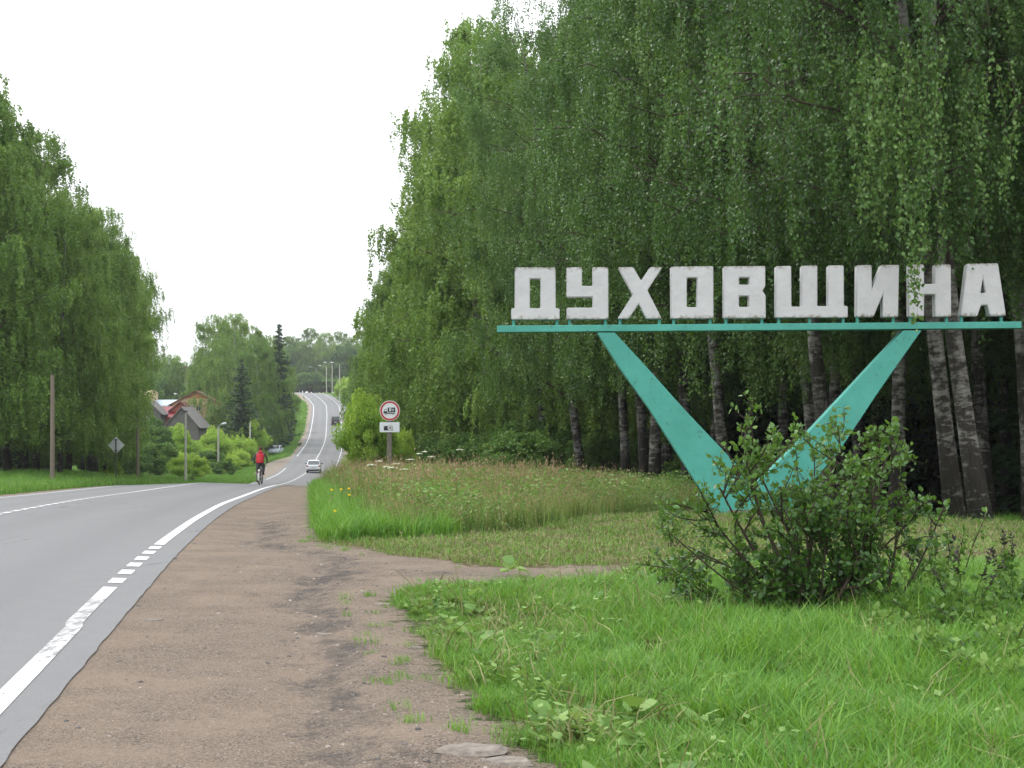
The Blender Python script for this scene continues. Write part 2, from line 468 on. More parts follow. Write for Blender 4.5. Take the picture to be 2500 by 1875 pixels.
class Geo:
    """collects simple solids into one mesh"""
    def __init__(s): s.v = []; s.f = []; s.mi = []; s.mats = []
    def _m(s, m):
        if m is None: return 0
        if m not in s.mats: s.mats.append(m)
        return s.mats.index(m)
    def add(s, V, F, m=None):
        b = len(s.v); s.v += [tuple(x) for x in V]
        i = s._m(m)
        for f in F: s.f.append([b + j for j in f]); s.mi.append(i)
    def box(s, c, size, m=None, rot=None):
        x, y, z = size[0] / 2, size[1] / 2, size[2] / 2
        V = [Vector(q) for q in ((-x, -y, -z), (x, -y, -z), (x, y, -z), (-x, y, -z), (-x, -y, z), (x, -y, z), (x, y, z), (-x, y, z))]
        if rot is not None: V = [rot @ q for q in V]
        V = [q + Vector(c) for q in V]
        s.add(V, [(0, 3, 2, 1), (4, 5, 6, 7), (0, 1, 5, 4), (1, 2, 6, 5), (2, 3, 7, 6), (3, 0, 4, 7)], m)
    def tube(s, pts, rads, n=8, m=None, cap=True):
        pts = [Vector(q) for q in pts]
        if isinstance(rads, (int, float)): rads = [rads] * len(pts)
        V = []; up = Vector((0, 0, 1))
        prev = None
        for i, q in enumerate(pts):
            d = (pts[min(i + 1, len(pts) - 1)] - pts[max(i - 1, 0)]).normalized()
            if prev is None:
                a = d.cross(up)
                if a.length < .1: a = d.cross(Vector((1, 0, 0)))
                a.normalize()
            else:
                a = (prev - d * prev.dot(d)).normalized()
            prev = a; b = d.cross(a)
            for j in range(n):
                w = 2 * math.pi * j / n
                V.append(q + (a * math.cos(w) + b * math.sin(w)) * rads[i])
        F = []
        for i in range(len(pts) - 1):
            for j in range(n):
                F.append((i * n + j, i * n + (j + 1) % n, (i + 1) * n + (j + 1) % n, (i + 1) * n + j))
        if cap:
            F.append(tuple(range(n - 1, -1, -1))); F.append(tuple((len(pts) - 1) * n + j for j in range(n)))
        s.add(V, F, m)
    def disc_x(s, c, r, w, n=20, m=None):
        """wheel-like disc with its axis along x"""
        s.tube([(c[0] - w / 2, c[1], c[2]), (c[0] + w / 2, c[1], c[2])], r, n, m)
    def disc_y(s, c, r, w, n=28, m=None):
        s.tube([(c[0], c[1] - w / 2, c[2]), (c[0], c[1] + w / 2, c[2])], r, n, m)
    def prism_xz(s, poly, y0, y1, m=None):
        """polygon in the xz plane extruded along y"""
        n = len(poly)
        V = [(x, y0, z) for x, z in poly] + [(x, y1, z) for x, z in poly]
        F = [tuple(range(n)), tuple(range(2 * n - 1, n - 1, -1))]
        F += [(i, i + n, (i + 1) % n + n, (i + 1) % n) for i in range(n)]
        s.add(V, F, m)
    def mesh(s, name, m=None, smooth=False, bevel=0.0):
        me = D.meshes.new(name)
        me.from_pydata(s.v, [], s.f)
        for q in (s.mats or [m]): me.materials.append(q)
        if s.mats: me.polygons.foreach_set('material_index', np.array(s.mi, np.int32))
        if smooth: me.polygons.foreach_set('use_smooth', np.ones(len(s.f), bool))
        me.update()
        bm = bmesh.new(); bm.from_mesh(me)
        bmesh.ops.recalc_face_normals(bm, faces=bm.faces)
        if bevel:
            bmesh.ops.bevel(bm, geom=[e for e in bm.edges if e.calc_face_angle(0) > .5], offset=bevel, segments=1, affect='EDGES', clamp_overlap=True)
        bm.to_mesh(me); bm.free()
        return me
    def obj(s, name, m=None, parent=None, smooth=False, loc=None, bevel=0.0):
        o = D.objects.new(name, s.mesh(name, m, smooth, bevel))
        if loc is not None: o.location = loc
        return link(o, parent)

# ------------------------------------------------------------------ terrain
def frange(a, b, st): return list(np.arange(a, b - 1e-6, st))
rowsY = np.array(frange(-12, 5, 1) + frange(5, 30, .2) + frange(30, 60, .5) + frange(60, 150, 1) + frange(150, 560, 4) + frange(560, 1000, 40) + frange(1000, 3001, 250))
colsT = np.array([-1800, -1000, -600, -400, -250, -160, -110, -80] + frange(-60, -24, 4) + frange(-24, -10, 1.5) + frange(-10, -3.8, .4)
                 + [-3.7, -3, -1.5, 0, 1.5, 3, 3.7] + frange(3.85, 18, .16) + frange(18, 30, 1) + frange(30, 60, 4) + [60, 80, 120, 180, 300, 500, 900, 1800])
YY, TT = np.meshgrid(rowsY, colsT, indexing='ij')
XX = xc(YY) + TT
ZZ = gz(XX, YY)
# keep the soil below the pavement sheet
pav_r = lambda y: hw(y) + np.interp(y, [8, 16], [.31, .36]) + np.interp(y, [372, 395, 445, 480], [0, 3.0, 3.0, 0])
pav_l = lambda y: hw(y) + .5
under = (TT < pav_r(YY) - .24) & (TT > -pav_l(YY) + .45)
ZZ = np.where(under, ZZ - .08, ZZ - .004)
nr, nc = YY.shape
idx = np.arange(nr * nc).reshape(nr, nc)
Q = np.stack([idx[:-1, :-1], idx[:-1, 1:], idx[1:, 1:], idx[1:, :-1]], -1).reshape(-1, 4)
GS = gravel_s(XX, YY)
mown = sstep(17.0, 18.3, YY) * sstep(-3.6, -2.6, XX) * (1 - sstep(0, 1.0, YY - np.interp(XX, [-3, -1.5, .66, 1.9, 3.6, 6, 9], [23.2, 24.2, 26.3, 30, 31, 31, 30])))
mown = np.clip(mown, 0, 1)
dirt = .95 * np.exp(-((YY - 19.4) / 1.9) ** 2) * sstep(2.8, 4.6, XX) * (1 - sstep(12, 16, XX)) + .55 * np.exp(-((YY - 17.7) / .9) ** 2) * sstep(.6, 1.2, XX)
band = np.exp(-((XX - (edge_x(YY) - .78 - .12 * np.sin(YY * .9))) / .3) ** 2) * (YY < 30) + .6 * np.exp(-((YY - 17.6 + .0 * XX) / .7) ** 2) * (XX > -2)
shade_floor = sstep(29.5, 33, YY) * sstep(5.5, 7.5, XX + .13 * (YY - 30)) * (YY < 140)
farm = sstep(55, 90, YY)
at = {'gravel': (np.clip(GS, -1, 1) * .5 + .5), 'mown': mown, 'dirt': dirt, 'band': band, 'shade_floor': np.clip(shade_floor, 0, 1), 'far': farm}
V = np.stack([XX, YY, ZZ], -1).reshape(-1, 3)
cy_, ct_ = YY.reshape(-1)[Q].mean(1), TT.reshape(-1)[Q].mean(1)
gm = GS.reshape(-1)[Q].mean(1) > -.15
gm &= (cy_ < 520)
def submesh(name, sel, m):
    q = Q[sel]; used, inv = np.unique(q, return_inverse=True)
    me = np_mesh(name, V[used], inv.reshape(-1, 4), attrs={k_: v_.reshape(-1)[used] for k_, v_ in at.items()}, mats=[m], smooth=True)
    o = D.objects.new(name, me); link(o)
    return tag(o, kind='structure')
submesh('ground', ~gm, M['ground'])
submesh('gravel_shoulder', gm, M['ground'])

def strip(name, ys, tl, tr, m, dz, ncols=2, attrs=None, parent=None):
    ys = np.asarray(ys, float)
    f = np.linspace(0, 1, ncols)
    slope = np.gradient(xc(ys), ys) if len(ys) > 1 else np.array([0.0])
    cosn = 1 / np.sqrt(1 + slope ** 2)
    tl_ = np.broadcast_to(tl, ys.shape); tr_ = np.broadcast_to(tr, ys.shape)
    T = tl_[:, None] * (1 - f) + tr_[:, None] * f
    XS = xc(ys)[:, None] + T
    YS = np.repeat(ys[:, None], ncols, 1)
    ZS = road_z(np.clip(T, -4.2, 4.2), YS) + dz
    ii = np.arange(len(ys) * ncols).reshape(len(ys), ncols)
    q = np.stack([ii[:-1, :-1], ii[:-1, 1:], ii[1:, 1:], ii[1:, :-1]], -1).reshape(-1, 4)
    a = attrs(XS, YS, T) if attrs else None
    me = np_mesh(name, np.stack([XS, YS, ZS], -1).reshape(-1, 3), q, attrs={k_: v_.ravel() for k_, v_ in a.items()} if a else None, mats=[m], smooth=True)
    o = D.objects.new(name, me)
    return link(o, parent)
ry = np.array(frange(-12, 60, .25) + frange(60, 160, 1) + frange(160, 600, 2))
def road_attrs(XS, YS, T):
    tr = np.exp(-((np.abs(np.abs(T) - hw(YS) / 2) - .8) / .3) ** 2)
    rim = np.clip(1 - (pav_r(YS) - T) / .5, 0, 1) + np.clip(1 - (T + pav_l(YS)) / .6, 0, 1)
    return {'track': tr, 'rim': rim}
jag = .010 * bump2(np.zeros_like(ry), ry, 2.1) + .010 * bump2(ry, ry * 0, 6.7)
road = strip('road', ry, -pav_l(ry) - jag, pav_r(ry) + jag, M['asphalt'], 0.006, 27, road_attrs)
tag(road, kind='structure')
def paint(name, y0, y1, t0, w, st=1.0, kindy=True, scuff=None):
    ys = np.arange(y0, y1 + 1e-6, min(st, (y1 - y0)))
    if ys[-1] < y1 - 1e-3: ys = np.append(ys, y1)
    s = t0(ys) if callable(t0) else t0
    def A(XS, YS, T):
        u = np.zeros_like(YS) if scuff is None else scuff(YS)
        return {'scuff': u}
    return strip(name, ys, s - w / 2, s + w / 2, M['paint'], .011, 3, A, road)
rt = lambda y: hw(y) + .03 * (y < 13)
lt = lambda y: -hw(y)
paint('edge_line', -12, 15.8, rt, .135, .25, scuff=lambda y: np.interp(y, [9, 10.8, 11.5, 12.5, 14.8, 15.3], [.1, .2, 1.0, .9, 1.0, .0]))
for yc in (16.47, 17.45, 18.4, 19.35, 20.36, 21.28):
    paint('edge_dash', yc - .25, yc + .25, rt, .145, .25)
paint('edge_line', 21.9, 90, rt, .14, 1.0)
paint('edge_line', 90, 522, rt, .11, 1.0)
y_ = 24.0
while y_ < 51:
    paint('centre_dash', y_, y_ + .68, 0.0, .13, .34); y_ += 1.0
paint('centre_line', 51, 522, 0.0, .1, 1.0)
paint('edge_line', -12, 150, lt, .13, 1.0)
paint('edge_line', 166, 205, lt, .11, 1.0)
paint('edge_line', 238, 522, lt, .13, 1.0)
for yc in range(398, 450, 6):
    paint('layby_dash', yc, yc + 2.5, lambda y: hw(y) + .0 + 1.0, .14, 1.0)

# ------------------------------------------------------------------ plants
def unit(v): return v / np.maximum(np.linalg.norm(v, axis=-1, keepdims=True), 1e-9)
def leaf_faces(c, axis, size, ratio=.75, tri=False, r=rng):
    """flat leaves: centres c, long axis, size"""
    n = len(c)
    a = unit(axis)
    q = r.normal(size=(n, 3)); b = unit(np.cross(a, q))
    s = size[:, None]
    if tri:
        V = np.stack([c + a * s * .5, c - a * s * .35 + b * s * ratio * .5, c - a * s * .35 - b * s * ratio * .5], 1).reshape(-1, 3)
        return V, None, np.arange(3 * n).reshape(n, 3)
    V = np.stack([c + a * s * .55, c + b * s * ratio * .5 - a * s * .05, c - a * s * .45, c - b * s * ratio * .5 - a * s * .05], 1).reshape(-1, 3)
    return V, np.arange(4 * n).reshape(n, 4), None
def foliage_mesh(name, c, axis, size, tone, m, ratio=.75, tri=False):
    V_, q, t = leaf_faces(c, axis, size, ratio, tri)
    return np_mesh(name, V_, q, t, {'tone': np.repeat(tone, 3 if tri else 4)}, [m])

def trunk_mesh(name, H, r0, lean, m, seed, top=.97, n=9):
    r = random.Random(seed); g = Geo()
    pts, rad = [], []
    for i in range(11):
        u = i / 10 * top
        w = .012 * H * math.sin(u * 5 + seed)
        pts.append((lean[0] * u * H + w, lean[1] * u * H + .7 * w, u * H - .25 * (i == 0)))
        rad.append(r0 * ((1 - u) ** .85 * (1 + .35 * math.exp(-u * H / .5)) + .02))
    g.tube(pts, rad, n, m)
    return g, pts
def tube_batch(paths, m, name, n=4):
    g = Geo()
    for pts, rads in paths: g.tube(pts, rads, n, m, cap=False)
    return g.mesh(name, m, smooth=True)

def make_birch(seed, H, RC, low, nl, leafsize, nleaf, tri, name, twigs, r0=.18):
    r = np.random.default_rng(seed)
    tr, tp = trunk_mesh('trunk', H, r0, (r.normal() * .02, r.normal() * .02), M['birch_bark'], seed)
    tp = np.array(tp)
    zz = tp[:, 2]
    limbs = []; C = []; A = []; T = []; TW = []
    starts, dirs, lens = [], [], []
    for i in range(nl):
        u = (i + r.random()) / nl
        h = low + .6 + (H * .95 - low) * u ** 1.05
        ub = (h - low) / (H - low)
        rad = RC * (np.sqrt(max(0, 1 - max(0, (ub - .22) / .8) ** 2)) if ub > .22 else .72 + .28 * ub / .22) * r.uniform(.62, 1.2)
        az = i * 2.399 + r.normal() * .3
        h0 = max(low * .85, h - rad * .55)
        b = np.array([np.interp(h0, zz, tp[:, 0]), np.interp(h0, zz, tp[:, 1]), h0])
        d = np.array([math.cos(az), math.sin(az), 0])
        s = np.linspace(0, 1, 7)[:, None]
        path = b + d * rad * s + np.array([0, 0, 1]) * (rad * 1.15 * s - rad * .62 * s ** 2)
        path += r.normal(size=path.shape) * .06 * rad * s
        limbs.append(([tuple(q) for q in path], list(np.linspace(.05 * (1 - .6 * ub), .012, 7))))
        ns = 9
        for j in range(ns):
            sj = r.uniform(.22, 1.0)
            q = np.array([np.interp(sj, s[:, 0], path[:, m_]) for m_ in range(3)])
            a2 = az + r.uniform(-1.5, 1.5)
            L = rad * r.uniform(.2, .5) * (1.15 - .5 * sj)
            e = q + np.array([math.cos(a2), math.sin(a2), r.uniform(-.1, .45)]) * L
            if j < 5 and twigs: limbs.append(([tuple(q), tuple((q + e) / 2 + np.array([0, 0, .05 * L])), tuple(e)], [.014, .01, .005]))
            for k_ in range(7):
                f = r.uniform(.15, 1.05)
                p0 = q + (e - q) * f + r.normal(size=3) * .12
                starts.append(p0); lens.append(r.uniform(.35, 1.0) * (1.15 if ub < .75 else .75) * r.choice([.8, 1.3, 2.1], p=[.4, .4, .2]))
                out = p0.copy(); out[2] = 0; out[:2] -= np.array([np.interp(p0[2], zz, tp[:, 0]), np.interp(p0[2], zz, tp[:, 1])])
                dirs.append(unit(out) * r.uniform(.0, .35) + r.normal(size=3) * .06)
    nf = int(len(starts) * (.5 if twigs else .75))
    for i in range(nf):
        ub = r.random() ** .9
        h = low + .4 + (H * 1.0 - low) * ub
        rad = RC * (np.sqrt(max(0.0, 1 - max(0, (ub - .22) / .8) ** 2)) if ub > .22 else .72 + .28 * ub / .22)
        rad *= .84 + .2 * math.sin(1.7 * h + seed) * math.cos(5 * ub * seed)
        az = r.uniform(0, 6.283); q = rad * (.25 + .75 * r.random() ** .5)
        cl = .5 + .5 * math.sin(az * 3 + seed + h * .9) * math.sin(h * 1.7 + az * 2)
        if r.random() > .35 + .75 * cl: continue
        starts.append(np.array([np.interp(h, zz, tp[:, 0]) + math.cos(az) * q, np.interp(h, zz, tp[:, 1]) + math.sin(az) * q, h]))
        lens.append(r.uniform(.3, 1.3) * (1.0 if ub < .8 else .7))
        dirs.append(np.array([math.cos(az), math.sin(az), 0]) * r.uniform(0, .3) + r.normal(size=3) * .06)
    starts, dirs, lens = np.array(starts), np.array(dirs), np.array(lens)
    lens = np.minimum(lens, np.maximum(starts[:, 2] - low * .55 - .5, .15))
    per = lens / lens.sum() * nleaf
    cnt = np.maximum(1, np.floor(per + r.random(len(per)))).astype(int)
    sid = np.repeat(np.arange(len(starts)), cnt)
    n = len(sid)
    u = r.random(n)
    drop = lens[sid] * u
    c = starts[sid] + dirs[sid] * (np.sqrt(u) * lens[sid])[:, None] * .6
    c[:, 2] -= drop
    c += r.normal(size=(n, 3)) * .055
    ax = np.stack([r.normal(size=n) * .6, r.normal(size=n) * .6, -np.ones(n) * .8], 1)
    tone_s = r.random(len(starts))
    ph_ = seed * 1.7
    cn = .5 + .25 * (np.sin(c[:, 0] * 1.9 + ph_ + np.sin(c[:, 2] * .9)) + np.sin(c[:, 1] * 1.7 - ph_ + 1.1 * np.sin(c[:, 2] * 1.3 + ph_))) * 1.0 * (.6 + .4 * np.sin(c[:, 2] * 1.15 + ph_))
    tone = np.clip(.3 * tone_s[sid] + .3 * r.random(n) + .45 * cn, 0, 1)
    keep = r.random(n) < np.clip(-.2 + 2.2 * cn, 0, 1)
    c, ax, tone, n = c[keep], ax[keep], tone[keep], int(keep.sum())
    size = leafsize * r.uniform(.7, 1.3, n)
    fol = foliage_mesh(name + '_foliage', c, ax, size, tone, M['near_birch_leaf'] if twigs else M['birch_leaf'], .8, tri)
    if twigs:
        sel = r.choice(len(starts), min(len(starts), 2200), replace=False)
        a = starts[sel]; b = a + dirs[sel] * lens[sel][:, None] * .6; b[:, 2] -= lens[sel]
        w = np.array([.004, .004, 0])
        V_ = np.stack([a - w, a + w, b + w * .5, b - w * .5], 1).reshape(-1, 3)
        TW = (V_, np.arange(len(V_)).reshape(-1, 4))
    br = tube_batch(limbs, M['twig'], name + '_branches', 4)
    if twigs:
        tw = np_mesh(name + '_twigs', TW[0], TW[1], mats=[M['twig']])
        bm = bmesh.new(); bm.from_mesh(br); bm.from_mesh(tw); bm.to_mesh(br); bm.free()
    return {'trunk': tr.mesh(name + '_trunk', M['birch_bark'], smooth=True), 'branches': br, 'foliage': fol}

def make_spruce(seed, H, RC, low, name, n_tier=52, pine=False):
    r = np.random.default_rng(seed)
    tr, tp = trunk_mesh('trunk', H, .2, (0, 0), M['dark_bark'], seed, .99, 7)
    C, A, S, T = [], [], [], []
    for i in range(n_tier):
        u = i / n_tier
        h = low + (H - low) * u
        rad = RC * (1 - u) ** .8 * r.uniform(.6, 1.2) + .15; h += r.normal() * .12
        if pine: rad = RC * (.5 + .5 * math.sin(min(1, u * 1.3) * 3.1)) * r.uniform(.5, 1.1) * (1 - u ** 4) + .2
        nb = 8 if u < .7 else 6
        for j in range(nb):
            if r.random() < (.35 if pine else .16): continue
            az = 2 * math.pi * (j + r.random() * .7) / nb + i
            L = rad * r.uniform(.55, 1.2)
            hj = h + r.normal() * .14
            m_ = max(5, int(L / .12))
            s = np.linspace(.08, 1, m_)
            bx = np.cos(az) * L * s; by = np.sin(az) * L * s
            bz = hj - L * (.42 * s - .3 * s ** 3) + (.15 if pine else 0)
            for side in (-1, 0, 1):
                k_ = .16 * L * (1.1 - s) * side * r.uniform(.6, 1.5)
                c = np.stack([bx - np.sin(az) * k_, by + np.cos(az) * k_, bz - .05 * abs(side) + r.normal(size=m_) * .03], 1)
                C.append(c)
                A.append(np.stack([np.cos(az) + side * -np.sin(az) * .7 + 0 * s, np.sin(az) + side * np.cos(az) * .7 + 0 * s, -.45 + r.normal(size=m_) * .3], 1))
                S.append(np.full(m_, .38) * r.uniform(.7, 1.3, m_))
                T.append(np.clip(r.random(m_) * .6 + .4 * s, 0, 1))
    C = np.concatenate(C); A = np.concatenate(A); S = np.concatenate(S); T = np.concatenate(T)
    fol = foliage_mesh(name + '_foliage', C, A, S, T, M['spruce_leaf'], .45)
    return {'trunk': tr.mesh(name + '_trunk', M['dark_bark'], smooth=True), 'foliage': fol}

def make_round(seed, H, RC, name, leafsize, nleaf, matl, shoots=0, stems=5, lowf=.05, bark=None, flat=1.0, tri=True):
    """broad-leaved tree or shrub: leaf clumps carried on stems"""
    r = np.random.default_rng(seed)
    nc_ = 46
    th = r.uniform(0, 2 * math.pi, nc_); ph = np.arccos(r.uniform(-.75, 1, nc_)); rr = r.uniform(.55, .95, nc_)
    cen = np.stack([np.cos(th) * np.sin(ph) * rr * RC, np.sin(th) * np.sin(ph) * rr * RC * flat, H * (.5 + lowf / 2) + np.cos(ph) * rr * H * .44], 1)
    cr = r.uniform(.2, .36, nc_) * min(RC, H * .6)
    per = nleaf // nc_
    C, T = [], []
    for c, q in zip(cen, cr):
        d = unit(r.normal(size=(per, 3))) * (q * r.random(per) ** .4)[:, None]
        d[:, 2] *= .75
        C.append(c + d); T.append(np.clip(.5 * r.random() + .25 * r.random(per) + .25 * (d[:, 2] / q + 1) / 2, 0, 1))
    for i in range(shoots):
        a = r.uniform(0, 2 * math.pi); q = RC * math.sqrt(r.random()) * .8
        top = H * (1 - .5 * (q / RC) ** 2)
        n = per // 2
        u = r.random(n)
        L = H * r.uniform(.16, .34)
        c = np.stack([np.cos(a) * q + r.normal(size=n) * .28 * (1.1 - u), np.sin(a) * q + r.normal(size=n) * .28 * (1.1 - u), top - .12 * H + u * L], 1)
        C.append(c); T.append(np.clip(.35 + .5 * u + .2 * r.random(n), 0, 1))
    C = np.concatenate(C); T = np.concatenate(T)
    C[:, 2] = np.maximum(C[:, 2], .03)
    n = len(C)
    A = r.normal(size=(n, 3)); A[:, 2] -= .3
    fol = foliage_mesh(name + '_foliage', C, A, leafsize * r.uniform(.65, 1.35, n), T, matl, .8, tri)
    paths = []
    for i in range(stems):
        e = cen[i % nc_]
        b = np.array([r.normal() * .06 * RC, r.normal() * .06 * RC, -.1])
        mid_p = (b + e) / 2 + np.array([0, 0, .1 * H])
        paths.append(([tuple(b), tuple(mid_p), tuple(e)], [.022 * H if H > 3 else .02, .012 * H if H > 3 else .014, .01]))
    return {'trunk' if stems == 1 else 'stems': tube_batch(paths, M['dark_bark'], name + '_stems', 6), 'foliage': fol}

BIRCH_HERO_LOW = [make_birch(11, 19, 4.0, 4.0, 34, .072, 165000, False, 'birch_a', True),
                  make_birch(12, 21, 4.3, 4.6, 36, .072, 165000, False, 'birch_b', True)]
BIRCH_HERO_HIGH = [make_birch(13, 20, 4.0, 5.6, 30, .072, 140000, False, 'birch_c', True, .185),
                   make_birch(14, 19, 3.8, 6.6, 28, .072, 130000, False, 'birch_d', True, .175)]
BIRCH_MID = [make_birch(21, 19, 3.9, 2.0, 32, .125, 120000, True, 'birch_e', False),
             make_birch(22, 17.5, 3.7, 1.7, 30, .125, 110000, True, 'birch_f', False),
             make_birch(23, 20, 4.2, 2.6, 34, .125, 125000, True, 'birch_g', False)]
BIRCH_CLEAR = [make_birch(24, 20, 3.7, 10.0, 26, .12, 80000, True, 'birch_h', False)]
SPRUCE = [make_spruce(31, 17, 3.2, .7, 'spruce_a'), make_spruce(32, 15, 2.8, .5, 'spruce_b')]
PINE = [make_spruce(33, 18, 2.3, 8, 'pine_a', 22, True)]
ROUND = [make_round(41, 10, 4.2, 'round_a', .24, 30000, M['shrub_leaf'], 0, 7), make_round(42, 8, 3.6, 'round_b', .22, 26000, M['shrub_leaf'], 6, 6)]
MAPLE = [make_round(51, 5.5, 3.0, 'maple_a', .15, 26000, M['maple_leaf'], 16, 8), make_round(52, 4.2, 2.6, 'maple_b', .14, 24000, M['maple_leaf'], 12, 8)]
SHRUB = [make_round(61, 1.9, 1.6, 'shrub_a', .085, 15000, M['shrub_leaf'], 5, 8), make_round(62, 1.5, 1.2, 'shrub_b', .075, 12000, M['maple_leaf'], 9, 8)]

placed = []     # every tree, for the labels written later
def plant(kind, var, x, y, name, cat, h=1.0, w=None, label=None, group=None, rz=None, z=None, lean=None, sink=0.0):
    z = gzf(x, y) if z is None else z
    e = empty(name, (x, y, z - sink), random.uniform(0, 6.28) if rz is None else rz, (w or h, w or h, h))
    if lean and lean[0]:
        q_ = Matrix.Rotation(lean[0], 4, 'Y') @ Matrix.Rotation(e.rotation_euler[2], 4, 'Z')
        e.rotation_euler = q_.to_euler()
    for pn, me in var.items():
        c = D.objects.new(pn, me); link(c, e)
        if pn == 'foliage': c['kind'] = 'stuff'
    tag(e, label or name, cat, group)
    placed.append({'o': e, 'x': x, 'y': y, 'kind': kind, 'label': label, 'px': 1250 + 4000 * x / y})
    return e
def far_enough(x, y, d):
    return all((q['x'] - x) ** 2 + (q['y'] - y) ** 2 > d * d for q in placed)

RG = 'birches of the forest on the right'
# the trunks the photograph shows at the forest edge, near to far (pixel of the foot, distance, crown, height, lean)
edge_trees = [(2420, 30.6, 'H', 0, 1.0, -.13), (2345, 32.2, 'H', 1, 1.05, -.14), (2520, 35, 'H', 0, 1.0, 0), (2180, 37.5, 'H', 1, 1.0, 0), (2045, 38, 'H', 0, 1.0, -.03),
              (1968, 42, 'L', 0, 1.0, -.02), (1762, 45, 'H', 1, 1.0, -.09), (1672, 50, 'L', 1, 1.0, 0), (1612, 51, 'L', 0, 1.0, 0),
              (1568, 55, 'L', 1, .97, 0), (1525, 57, 'H', 0, .9, -.12), (1432, 63, 'L', 0, 1.0, -.13), (1330, 70, 'M', 0, 1.0, 0),
              (1225, 79, 'M', 1, 1.25, -.03), (1160, 88, 'M', 2, 1.24, 0), (1118, 97, 'M', 0, 1.2, 0), (1085, 108, 'M', 1, 1.14, 0),
              (1045, 118, 'M', 2, 1.0, 0), (1026, 130, 'M', 0, 1.08, 0), (1006, 143, 'M', 1, 1.2, 0), (990, 156, 'M', 2, 1.12, 0), (974, 170, 'M', 0, 1.14, 0),
              (960, 186, 'M', 1, 1.22, 0), (947, 203, 'M', 2, 1.05, 0), (936, 222, 'M', 0, 1.1, 0), (926, 243, 'M', 1, 1.12, 0), (920, 265, 'M', 2, 1.0, 0)]
KV = {'H': BIRCH_HERO_HIGH, 'L': BIRCH_HERO_LOW, 'M': BIRCH_MID, 'T': BIRCH_CLEAR}
for px, y, k_, v_, h_, ln in edge_trees:
    plant('right_birch', KV[k_][v_], X(px, y), y, 'birch_tree', 'tree', h_, group=RG, lean=(ln, 0))
def hanging_branch(tree):
    r = np.random.default_rng(91)
    inv = Matrix.Translation(tree.location) @ tree.rotation_euler.to_matrix().to_4x4() @ Matrix.Diagonal((*tree.scale, 1))
    inv = inv.inverted()
    C, A, T, paths = [], [], [], []
    trunk = tree.location + Vector((-.9, 0, 8.2))
    for lx, ly, lz in ((X(2190, 27.6), 27.4, 7.6), (X(2262, 27.4), 27.5, 7.9), (X(2420, 27.8), 27.9, 7.9), (X(2090, 28.5), 28.0, 8.0)):
        e = Vector((lx, ly, lz)); m_ = (trunk + e) / 2 + Vector((0, 0, .35))
        paths.append(([tuple(inv @ trunk), tuple(inv @ m_), tuple(inv @ e)], [.04, .025, .01]))
        for j in range(16):
            u = r.uniform(.45, 1.05); q = np.array(trunk.lerp(e, u)) + r.normal(size=3) * np.array([.22, .15, .1])
            bot = r.uniform(4.9, 6.3)
            if j < 2 and ly < 27.45: bot = r.uniform(4.2, 4.5)
            if j < 7 and 27.45 < ly < 27.6: bot = (3.1, 3.6, 4.3, 3.9, 4.2, 4.6, 4.8)[j]; q[0] = lx + r.normal() * .16; q[1] = ly
            L = max(.4, q[2] - bot)
            if L < .5: L = .8
            n = int(L * 46)
            u = r.random(n)
            sway = np.stack([.1 * np.sin(u * 5 + j), .06 * np.cos(u * 4 + j), 0 * u], 1)
            c = q + sway - np.stack([0 * u, 0 * u, u * L], 1) + r.normal(size=(n, 3)) * .05
            C += [inv @ Vector(v) for v in c]; A.append(np.stack([r.normal(size=n) * .6, r.normal(size=n) * .6, -np.ones(n)], 1)); T.append(np.clip(.3 + .6 * r.random(n), 0, 1))
            paths.append(([tuple(inv @ Vector(q - np.array([0, 0, L * t_]) + np.array([.1 * math.sin(t_ * 5 + j), .06 * math.cos(t_ * 4 + j), 0]))) for t_ in (0, .33, .66, 1)], [.006, .004, .003, .002]))
    C = np.array(C); A = np.concatenate(A); T = np.concatenate(T)
    o = D.objects.new('hanging_branches', tube_batch(paths, M['twig'], 'hanging_branches', 4)); link(o, tree)
    o2 = D.objects.new('hanging_leaves', foliage_mesh('hanging_leaves', C, A, r.uniform(.055, .1, len(C)), T * .8, M['near_birch_leaf'], .8)); link(o2, o); o2['kind'] = 'stuff'
hanging_branch(placed[1]['o'])
# rows behind the edge
def edge_line_x(y):
    return np.interp(y, [28, 31, 38, 45, 57, 63, 79, 97, 118, 143, 170, 203, 243, 300], [10, 8.6, 7.2, 5.2, 4.2, 3.0, -.4, -3.1, -5.8, -8.4, -11.4, -14.9, -19.0, -23.5])
tries = 0
while tries < 2600:
    tries += 1
    y = random.uniform(30, 250) if random.random() < .35 else random.uniform(30, 95)
    x = float(edge_line_x(y)) + random.uniform(2.2, 30)
    if x > .34 * y + 9: continue
    dist = x - float(edge_line_x(y))
    if y > 120 and dist > 9: continue
    if not far_enough(x, y, 3.1 if y < 100 else 4.2): continue
    if y < 62 and dist < 12:
        kk = random.choice(BIRCH_HERO_HIGH if (y < 44 and x > 7) else BIRCH_HERO_LOW + BIRCH_HERO_HIGH)
        plant('right_birch_in', kk, x, y, 'birch_tree', 'tree', random.uniform(.85, 1.08), group=RG)
    elif random.random() < (.62 if dist > 6 else .2):
        plant('right_spruce', random.choice(SPRUCE), x, y, 'spruce_tree', 'tree', random.uniform(.8, 1.15), random.uniform(1.0, 1.4), group='spruces inside the forest on the right')
    else:
        plant('right_birch_in', random.choice(BIRCH_MID), x, y, 'birch_tree', 'tree', random.uniform(.85, 1.1), group=RG)

